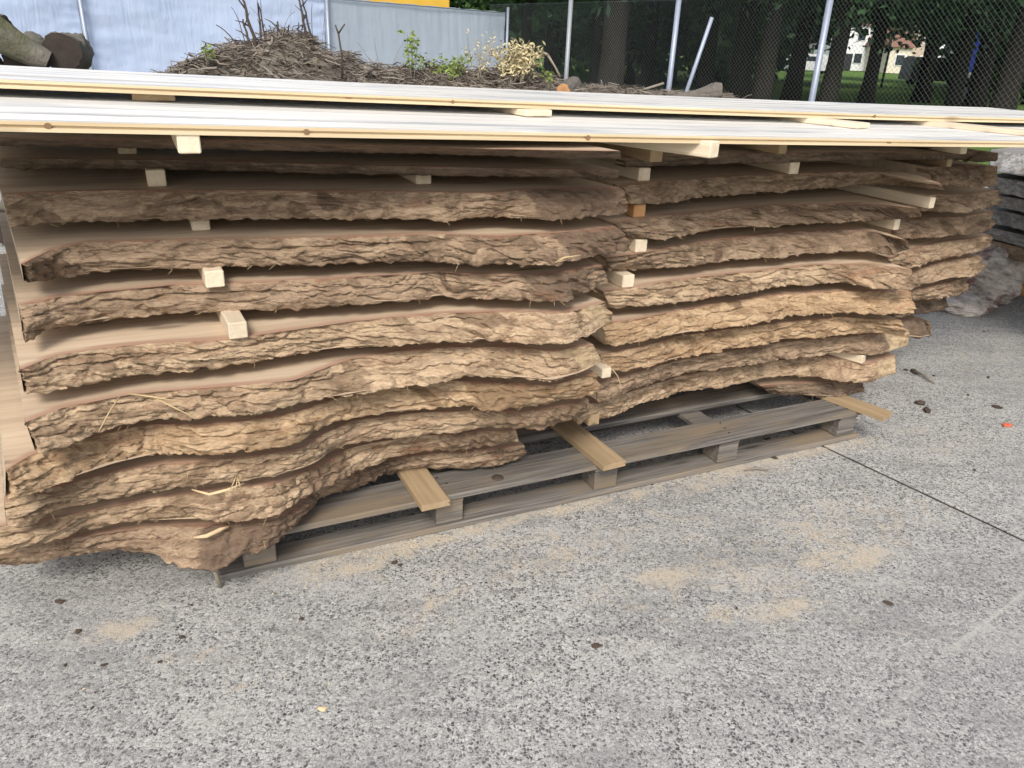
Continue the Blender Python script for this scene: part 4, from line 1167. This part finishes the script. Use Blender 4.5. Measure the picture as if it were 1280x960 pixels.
c = gy(27, 78, 5.25); log_('log', c, c + np.array([-.5, 1.0, .03]), .11, .12, 'log_bark', 'cut_dark', 'log with a dark reddish cut end, low in the far left pile', 22, group=Gl)
c = gy(12, 52, 5.5); log_('log', gy(62, 72, 5.25), gy(-110, -14, 4.95), .06, .16, 'log_bark', 'cut_dark', 'mossy log sloping up to the left across the far left pile', 23, group=Gl)
c = gy(2, 34, 5.35); log_('log', c, c + np.array([-.75, .25, .05]), .10, .12, 'log_grey', 'cut_dark', 'grey log topmost at the far left edge', 24, group=Gl)
c = gy(-25, 84, 5.3); log_('log', c, c + np.array([-.9, .5, 0]), .16, .16, 'log_bark', 'cut_dark', 'bottom log at the far left edge, mostly behind the boards', 25, group=Gl)
# logs that carry them, lower in the pile
for i, (px, zc_) in enumerate(((40, 1.0), (-10, .95), (85, .95), (20, .7), (70, .7), (-40, .65), (50, .42), (0, .42), (95, .42), (25, .15), (75, .15), (-40, .15))):
    q = gy(px, 70, 5.45); q[2] = zc_
    log_('log', q, q + np.array([-.5, 1.1, 0]), .135, .14, 'log_bark', 'cut_dark', 'mossy log low in the far left pile, hidden behind the boards', 30 + i, n=20, group=Gl)
yl = 7.2
pb = gy(902, 118, yl)
log_('long_log', gy(800, 124, yl + .1), pb, .040, .066, 'log_grey', 'cut_dark', 'grey log with a rounded thick end lying along the right of the brush heap', 41, flare=.25)
c = gy(704, 110, 6.9); log_('log', c, c + np.array([.12, .4, -.02]), .062, .07, 'log_grey', 'cut_orange', 'short log with an orange-brown cut end below the first fence post', 42)
mb = MB()
b0 = gy(700, 96, 6.9); mb.tube([b0, gy(694, 84, 6.9), gy(684, 68, 6.9), gy(676, 64, 6.9)], [.010, .008, .012, .004], 6)
tag(mb.build('bent_stick', MAT['twig_pale']), 'pale bent stick leaning out over the orange-cut log', 'stick')

# ---------------------------------------------------------------- trees of the park
def crown_mesh(name, seed, n, size, rx, rz, mat):
    rr = np.random.RandomState(seed)
    V = []; clumps = 46
    C_ = rr.normal(size=(clumps, 3)); C_ /= np.linalg.norm(C_, axis=1)[:, None]
    C_ *= (rr.rand(clumps, 1) ** .45)
    C_ *= np.array([rx, rx, rz])
    k = rr.randint(0, clumps, n)
    p = C_[k] + rr.normal(size=(n, 3)) * np.array([rx, rx, rz]) * .15
    a = rr.normal(size=(n, 3)); a /= np.linalg.norm(a, axis=1)[:, None]
    b = rr.normal(size=(n, 3)); b -= a * (a * b).sum(1)[:, None]; b /= np.linalg.norm(b, axis=1)[:, None]
    s = size * (.6 + .8 * rr.rand(n, 1))
    V = np.stack([p - a * s, p + b * s * .5, p + a * s, p - b * s * .5], 1).reshape(-1, 3)
    F = np.arange(n * 4).reshape(-1, 4)
    me = bpy.data.meshes.new(name)
    me.vertices.add(len(V)); me.vertices.foreach_set('co', V.astype(np.float32).ravel())
    me.loops.add(F.size); me.loops.foreach_set('vertex_index', F.astype(np.int32).ravel())
    me.polygons.add(len(F)); me.polygons.foreach_set('loop_start', np.arange(0, F.size, 4, dtype=np.int32)); me.polygons.foreach_set('loop_total', np.full(len(F), 4, np.int32))
    me.update(calc_edges=True); me.materials.append(MAT[mat]); return me
cr = [crown_mesh('crown', 50 + i, 14000, .11, 3.6, 3.4, 'leaf_dark') for i in range(3)]
crl = [crown_mesh('crown', 60 + i, 9000, .22, 4.2, 4.4, ('leaf_dark', 'leaf_mid', 'leaf_mid')[i]) for i in range(3)]
def tree(px, v, Y, diam, label, k, crown_z=6.6, hgt=9.5, lean=0.0, big=False, group='dark tree trunks in the park', cs=1.0, cat='tree', name='park_tree'):
    b = gy(px, v, Y); b[2] = -.05
    root = empty(name, b); tag(root, label, cat, group)
    mb = MB(); m = 14
    rr = random.Random(k * 31 + 5)
    pts = []; rad = []
    for i in range(m):
        s = i / (m - 1)
        pts.append(np.array([lean * s * hgt + .04 * math.sin(s * 9 + k), .04 * math.cos(s * 7 + k), s * hgt]))
        rad.append(diam / 2 * ((1 - .55 * s) + .35 * math.exp(-s * hgt / .35)) * (1 + .04 * math.sin(i * 2.2 + k)))
    mb.tube(pts, rad, 14)
    o = mb.build('trunk', MAT['tree_bark'], root)
    for i in range(4):
        s = rr.uniform(.36, .8); q = pts[int(s * (m - 1))]; a = rr.uniform(0, 6.28)
        e = q + np.array([math.cos(a) * 2.4, math.sin(a) * 2.4, 1.4])
        l_ = MB(); l_.tube([q, (q + e) / 2 + np.array([0, 0, -.2]), e], [diam * .16, diam * .1, .03], 6); l_.build('limb', MAT['tree_bark'], root)
    me = (crl if big else cr)[k % 3]
    o = bpy.data.objects.new('crown', me); col.objects.link(o); o.parent = root
    o.location = (lean * hgt, 0, crown_z); o.rotation_euler = (0, 0, k * 1.3); o.scale = (cs, cs, cs)
    return root
TR = [(765, 60, 17, .56, 'thick park tree trunk just right of the first grey fence post', 6.6), (744, 60, 24, .34, 'slim park trunk close beside the thick one', 6.8),
      (886, 60, 27, .55, 'park trunk seen beside the leaning strut', 6.4), (932, 60, 26, .70, 'dark park trunk right of the leaning strut', 6.3), (963, 60, 23, .56, 'brownish park trunk mid-way between strut and leaning-looking post', 6.6),
      (1001, 60, 30, .62, 'dark park trunk just left of the nearest fence post', 6.2), (1047, 60, 23, .50, 'park trunk directly behind the nearest fence post', 6.4), (1095, 60, 27, .46, 'park trunk between the lit lawn gap and the nearest fence post', 6.4),
      (1207, 60, 24, .42, 'park trunk beside the blue folded parasol', 6.0), (1236, 60, 28, .62, 'park trunk second from the right edge', 6.0), (1275, 60, 21, .60, 'park trunk at the right edge', 6.0),
      (690, 60, 30, .5, 'park trunk behind the dried weed', 6.0), (655, 60, 22, .3, 'thin park trunk just past the end of the white sheeting', 6.0), (812, 60, 33, .5, 'park trunk half hidden by the second fence post', 6.0), (1165, 60, 34, .6, 'park trunk behind the dark parked van', 6.0), (560, 60, 24, .5, 'park tree behind the white sheeting and yellow frame', 6.0)]
for k, (px, v, Y, dm, lab, cz) in enumerate(TR):
    tree(px, v, Y, dm, lab, k, cz)
# bushy lower trees further back
BT = [(640, 44, 0), (700, 38, 0), (748, 46, 1), (790, 40, 2), (845, 46, 0), (880, 40, 2), (935, 50, 0), (960, 52, 1), (905, 40, 0), (1270, 52, 0), (1300, 36, 2), (1272, 46, 0), (1310, 42, 1), (1340, 48, 0), (590, 50, 0),
      (820, 60, 2), (905, 66, 0), (985, 90, 2), (1245, 72, 0), (1262, 58, 2)]
BL = ['just right of the dried weed', 'left of the first grey fence post', 'right of the first grey fence post', 'left of the second fence post', 'right of the second fence post',
      'behind the leaning strut', 'right of the leaning strut', 'left of the lawn gap, further off', 'nearer one left of the lawn gap', 'right of the lawn gap, behind the parasol',
      'nearer one right of the parasol', 'second from the right edge', 'at the right edge', 'just outside the right edge', 'behind the end of the white sheeting',
      'deep behind the thick trunk', 'deep behind the leaning strut', 'farthest of all, left of the white van', 'deep behind the parasol', 'deep behind the blue-grey car']
for k, (px, Y, v) in enumerate(BT):
    tree(px, 60, Y, .4, 'dense dark leafy tree beyond the fence, ' + BL[k], k + 40 + v, 4.9 if Y < 56 else 5.8, 6.5, 0, True, 'dense leafy trees behind the park trunks', 1.0, name='leafy_tree')
# high branches reaching over the lawn gap so that only a strip of lawn and houses shows
for k, (px, Y) in enumerate(((1047, 44), (1097, 46), (1095, 62), (1160, 60))):
    tree(px, 60, Y, .35, 'leafy tree crown over the lawn gap, ' + ('leftmost', 'nearest the dark van', 'behind the lamp post', 'farthest right')[k], k + 71, 7.9, 8.5, 0, True, 'leafy trees over the lawn gap', 1.0, name='leafy_tree')

# ---------------------------------------------------------------- things in the park
def pbox(parent, name, c, d, mat, bev=.02):
    m_ = MB(); m_.box(c, d, 0, 0, bev); return m_.build(name, MAT[mat], parent)
def vehicle(px, Y, L, H, mat, label, cat, name, rz=0.0, van=True):
    b = gy(px, 60, Y); b[2] = 0
    root = empty(name, b, rz); tag(root, label, cat)
    prof = [(-L / 2, .32), (-L / 2 + .02, .75), (-L / 2 + .12, H * .95), (-L / 2 + .4, H), (L * .22, H), (L * .34, H * .62 if van else H * .58), (L / 2 - .05, H * .5), (L / 2, .32)] if van else \
           [(-L / 2, .3), (-L / 2 + .02, .8), (-L * .36, .88), (-L * .22, H), (L * .12, H), (L * .26, .9), (L / 2 - .05, .78), (L / 2, .3)]
    W = .88
    V = [(x, -W, z) for x, z in prof] + [(x, W, z) for x, z in prof]; n = len(prof)
    m_ = MB(); m_.add(V, [tuple(range(n)), tuple(range(2 * n - 1, n - 1, -1))] + [(i, i + n, (i + 1) % n + n, (i + 1) % n) for i in range(n)])
    m_.build('body', MAT[mat], root)
    for s in (-1, 1):
        for xx in (-L * .3, L * .3):
            m_ = MB(); m_.tube([(xx, s * .80, .32), (xx, s * .92, .32)], .32, 16); w_ = m_.build('wheel', MAT['rubber'], root)
            m_ = MB(); m_.tube([(xx, s * .90, .32), (xx, s * .935, .32)], .18, 12); m_.build('rim', MAT['galv'], w_)
        pbox(root, 'window', (-L * .02, s * (W + .002), H * .76), (L * .3, .02, H * .24), 'glass_dark', .005)
vehicle(1018, 78, 4.6, 1.7, 'white_paint', 'white van parked far off, left of the nearest fence post', 'van', 'parked_van')
vehicle(1182, 56, 4.6, 1.75, 'dark_paint', 'dark van parked in the shade at the right of the lit lawn', 'van', 'parked_van')
vehicle(1256, 62, 3.9, 1.45, 'galv', 'small pale blue-grey car deep in the shade near the right edge', 'car', 'parked_car', .4, False)
b = gy(1217, 60, 34); b[2] = 0
pr = empty('folded_parasol', b); tag(pr, 'tall blue folded parasol with a white tip below, standing among the park trunks', 'parasol')
m_ = MB(); m_.tube([(0, 0, 0), (0, 0, 2.6)], .02, 8); m_.build('pole', MAT['galv'], pr)
m_ = MB(); m_.tube([(.02, 0, 1.15), (0, 0, 1.3), (-.02, 0, 1.8), (.03, 0, 2.3), (.05, 0, 2.62)], [.16, .24, .27, .2, .05], 10); m_.build('cover', MAT['blue_cloth'], pr)
m_ = MB(); m_.tube([(.03, -.12, .95), (.05, -.13, 1.4)], [.05, .03], 8); m_.build('white_flap', MAT['white_paint'], pr)
pbox(pr, 'base', (0, 0, .35), (.55, .5, .5), 'dark_paint')
b = gy(1112, 60, 48); b[2] = 0
lr = empty('lamp_post', b); tag(lr, 'thin dark lamp post on the lit lawn', 'lamp post')
m_ = MB(); m_.tube([(0, 0, 0), (0, 0, 1.9)], [.07, .055], 8); m_.build('pole', MAT['dark_paint'], lr)
m_ = MB(); m_.tube([(0, 0, 1.9), (0, 0, 2.0), (0, 0, 2.15), (0, 0, 2.2)], [.06, .2, .17, .05], 10); m_.build('lamp_head', MAT['dark_paint'], lr)
def house(px, Y, W, H, mat, label, seed, n):
    b = gy(px, 60, Y); b[2] = 0
    root = empty('house', b); tag(root, label, 'house')
    pbox(root, 'wall', (0, 0, H / 2), (W, 7, H), mat)
    m_ = MB(); hw = W / 2 + .4
    V = [(-hw, -3.9, H), (hw, -3.9, H), (hw, 3.9, H), (-hw, 3.9, H), (-hw, 0, H + 2.6), (hw, 0, H + 2.6)]
    m_.add(V, [(0, 1, 5, 4), (2, 3, 4, 5), (1, 2, 5), (3, 0, 4), (3, 2, 1, 0)]); m_.build('roof', MAT['roof_tile'], root)
    for fl in range(int(H // 2.6)):
        for i in range(n):
            x = -W / 2 + W * (i + .5) / n
            f = pbox(root, 'window', (x, -3.53, 1.5 + fl * 2.7), (1.15, .1, 1.3), 'white_paint')
            pbox(f, 'pane', (x, -3.60, 1.5 + fl * 2.7), (.95, .04, 1.1), 'glass_dark', .003)
    d_ = pbox(root, 'door', (-W / 2 + 1.0 * W * (1.0 / n), -3.55, 1.0), (.9, .08, 2.0), 'dark_paint')
house(1072, 112, 9, 5.4, 'white_paint', 'white house beyond the lit lawn, left of the middle trunk in the gap', 1, 4)
house(1120, 116, 7.5, 5.4, 'brick_red', 'brick house beyond the lit lawn, right of the white house', 2, 3)
house(1112, 105, 2.6, 2.9, 'render_cream', 'small cream outbuilding before the brick house', 3, 1)
house(1142, 118, 5, 5.4, 'white_paint', 'pale grey house at the right end of the lawn gap', 4, 2)

# ---------------------------------------------------------------- pale lumpy offcut and debris by the right-hand pile
def lump(name, c, dims, mat, label, cat, seed, rz=0, tilt=0.0, group=None, sub=3, rough=.22, parent=None):
    bm = bmesh.new(); bmesh.ops.create_icosphere(bm, subdivisions=sub, radius=1)
    rr = random.Random(seed); o1 = rr.uniform(0, 50)
    for v in bm.verts:
        p = v.co.copy()
        k = 1 + rough * float(noise(p.x * 1.4 + o1, p.y * 1.4 + p.z * 1.9, seed)) + (rough * .45 * (.5 - abs(float(noise(p.x * 16 + o1, p.y * 7 + p.z * 18, seed + 5)))) if sub >= 4 else 0) + rough * .6 * float(noise(p.x * 4 + o1, p.y * 3 + p.z * 4, seed + 1)) + rough * .25 * float(noise(p.x * 9, p.y * 8 + p.z * 9, seed + 2))
        q = p * k
        q.z = max(-.8, min(.9, q.z))
        v.co = Vector((q.x * dims[0] / 2, q.y * dims[1] / 2, q.z * dims[2] / 2))
    me = bpy.data.meshes.new(name); bm.to_mesh(me); bm.free(); me.materials.append(MAT[mat])
    me.polygons.foreach_set('use_smooth', [sub >= 3] * len(me.polygons))
    o = bpy.data.objects.new(name, me); col.objects.link(o)
    o.location = c; o.rotation_euler = (tilt, 0, rz)
    return tag(o, label, cat, group)
c = gy(1236, 334, 5.15); c[2] = .20; lump('bark_offcut', c, (.38, .42, .48), 'pale_bark', 'pale lumpy bark offcut with a reddish split, poking out right of the far brown pile', 'offcut', 81, .4, .25, sub=5)
c = gy(1212, 346, 4.95); c[2] = .045; lump('bark_offcut', c, (.42, .34, .12), 'pale_bark', 'flat pale bark offcut lying under the lumpy one', 'offcut', 82, .5, .1, sub=5, rough=.18)
c = gy(1268, 334, 5.4); c[2] = .12; lump('bark_offcut', c, (.30, .40, .24), 'cut_orange', 'reddish brown offcut behind the pale lumpy one at the right edge', 'offcut', 83, .1, 0, sub=5)
mb = MB(); c = gz(1278, 348, 0); mb.box((c[0] + .25, c[1], .05), (.7, .09, .09), .2, 0, .004)
tag(mb.build('timber_bearer', MAT['pallet_wood']), 'dark square bearer on the ground under the grey weathered pile', 'bearer')
def chip(px, v, size, label, mat='chip', rz=None, elong=1.6, group=None, name='bark_chip', cat='bark chip', seed=0):
    c = gz(px, v, 0); s = size * .68
    c = c + np.array([0, 0, s * .22])
    return lump(name, c, (s * elong, s, s * .55), mat, label, cat, 200 + seed, rz if rz is not None else random.uniform(0, 3), 0, group, 2, .5)
CH = [(75, 753, .022, 'dark elongated bark chip on the concrete at the left, in front of the left pile', 2.2), (98, 790, .022, 'round dark bark chip just left of the sawdust patch', 1.1),
      (130, 832, .016, 'dark bark crumb below the sawdust patch at the left', 1.5), (228, 797, .020, 'lone dark bark chip right of the left sawdust patch', 1.2),
      (240, 757, .012, 'tiny dark bark crumb between left pile and sawdust', 1.3), (378, 774, .016, 'reddish dark chip in front of the pallet end', 1.2),
      (745, 808, .026, 'dark bark chip alone in the middle foreground', 1.8), (712, 751, .010, 'tiny dark crumb below the middle of the pallet', 1.2),
      (960, 551, .040, 'bark lump resting at the pallet edge near its right end', 1.1), (968, 573, .025, 'bark piece on the ground against the pallet edge', 1.8),
      (1150, 505, .055, 'black-brown bark lump on the concrete beyond the right-hand bearer', 1.2), (1158, 514, .045, 'lower twin of the bark lumps beyond the right-hand bearer', 1.9),
      (1143, 466, .05, 'large bark crumb beside the pale square-cut slab end', 1.9), (1132, 463, .03, 'dark crumb nearest the pale square-cut slab end', 1.3),
      (1167, 470, .02, 'small dark crumb right of the twig by the slab end', 1.2), (1247, 510, .04, 'dark chip above the orange fragment', 1.6),
      (1210, 494, .018, 'tiny dark crumb left above the orange fragment', 1.5), (1235, 472, .02, 'flat dark crumb far right, above the orange fragment', 2.0),
      (1218, 588, .018, 'small dark crumb below the orange fragment', 1.2), (1110, 755, .022, 'brownish chip in the right foreground', 2.0),
      (815, 606, .012, 'thin dark crumb close to the front of the pallet', 2.0), (493, 704, .022, 'reddish bark crumb in the sawdust before the pallet', 1.4),
      (500, 707, .018, 'second reddish bark crumb in the sawdust before the pallet', 1.3), (1136, 384, .03, 'dark chip on the pale concrete below the far brown pile', 1.5), (1230, 415, .018, 'dark crumb on the pale concrete right of the piles', 1.8), (1120, 413, .02, 'dark chip at the foot of the far brown pile', 1.5),
      (82, 832, .012, 'tiny dark crumb at the far left foreground', 1.4), (200, 828, .014, 'small brown crumb left of the faint brown smear', 1.5)]
for i, (px, v, s, lab, el) in enumerate(CH): chip(px, v, s, lab, elong=el, seed=i)
rr2 = random.Random(77)
for i in range(60):
    px = rr2.uniform(20, 1270); v = rr2.uniform(600 - max(0, px - 400) * .18, 940)
    if v < 735 - (px - 275) * .23 + 15: continue
    chip(px, v, rr2.uniform(.005, .010), 'tiny dark bark crumb scattered on the concrete', elong=rr2.uniform(1, 2), group='tiny bark crumbs on the concrete', name='bark_crumb', cat='crumb', seed=40 + i)
chip(403, 887, .020, 'pale wood chip in the left foreground', 'chip_pale', elong=1.6, name='wood_chip', cat='wood chip', seed=120)
chip(1258, 533, .040, 'bright orange-red plastic fragment at the right edge', 'orange_plastic', 0.2, 1.9, name='plastic_fragment', cat='fragment', seed=121)
mb = MB(); a = gz(1140, 462, .012); b = gz(1168, 479, .008)
mb.tube([a, (a + b) / 2 + np.array([0, 0, .008]), b], [.006, .007, .004], 6)
tag(mb.build('twig', MAT['twig']), 'pale brown twig lying beside the pale square-cut slab end', 'twig')
mb = MB(); a = gz(960, 588, .006); b = gz(945, 585, .012)
mb.tube([a, b, gz(930, 588, .006)], [.004, .006, .003], 5)
tag(mb.build('wood_splinter', MAT['twig']), 'thin splinter lying along the front edge of the pallet', 'splinter')
# stick at the left end of the pallet
mb = MB(); a = gz(276, 733, .004); b = gz(265, 706, .10)
mb.tube([a, (a + b) / 2, b], [.007, .006, .006], 6)
tag(mb.build('leaning_stick', MAT['twig_pale']), 'short stick leaning at the left end of the pallet below the bulging slab', 'stick')

# straws and splinters caught on the slabs
def straw(p, label, r=.002, mat='straw'):
    mb = MB(); mb.tube(p, [r, r * .9, r * .5][:len(p)], 5); tag(mb.build('straw', MAT[mat]), label, 'straw')
def at_edge(px, v, z, f=.0):
    q = gz(px, v, z); d = q - CAM; d /= np.linalg.norm(d); return q - d * f
z7 = LZ[7]
straw([at_edge(149, 496, z7, .02), at_edge(136, 516, z7 - .03, .04), at_edge(123, 540, z7 - .06, .05)], 'straw hanging down the bark at the left of the slab with the broad pale knob', .002)
straw([at_edge(190, 496, z7, .02), at_edge(215, 508, z7 - .02, .04), at_edge(239, 520, z7 - .04, .05)], 'straw slanting down to the right beside the hanging one', .002)
straw([at_edge(160, 492, z7, .02), at_edge(190, 496, z7, .03), at_edge(225, 502, z7 - .01, .03)], 'straw lying along the bark edge above the two hanging ones', .0022)
for i, (a, b) in enumerate((((296, 594), (288, 612)), ((298, 592), (294, 614)), ((297, 596), (301, 612)))):
    straw([at_edge(*a, LZ[9] - .02, .05), at_edge((a[0] + b[0]) / 2, (a[1] + b[1]) / 2, LZ[9] - .03, .06), at_edge(*b, LZ[9] - .05, .06)],
          ('left straw', 'middle straw', 'right straw')[i] + ' of the little tuft on the lower slabs of the left pile', .0016)
straw([at_edge(695, 328, LZ[4] - .06, .05), at_edge(705, 322, LZ[4] - .05, .07), at_edge(726, 319, LZ[4] - .045, .06)], 'pale splinter standing off the burl of the slab with the dark round knot', .003)
straw([at_edge(766, 462, .50, .05), at_edge(772, 470, .48, .05), at_edge(776, 482, .46, .05)], 'thin splinter beside the small white spacer end', .0016)
# curled bark and pale shavings low on the left pile
def shaving(pts, r, label):
    P_ = [gz(a, b, z) for a, b, z in pts]; mb = MB(); mb.tube(P_, r, 6); tag(mb.build('bark_shaving', MAT['chip_pale']), label, 'shaving')
shaving([(240, 612, .40), (262, 618, .40), (285, 612, .41), (305, 604, .41)], [.002, .004, .004, .0015], 'pale curled shaving caught on the third slab from the bottom of the left pile')
shaving([(242, 672, .24), (258, 670, .25), (275, 662, .25), (286, 658, .25)], [.003, .006, .006, .002], 'white shaving stuck on the bulging bottom slab')
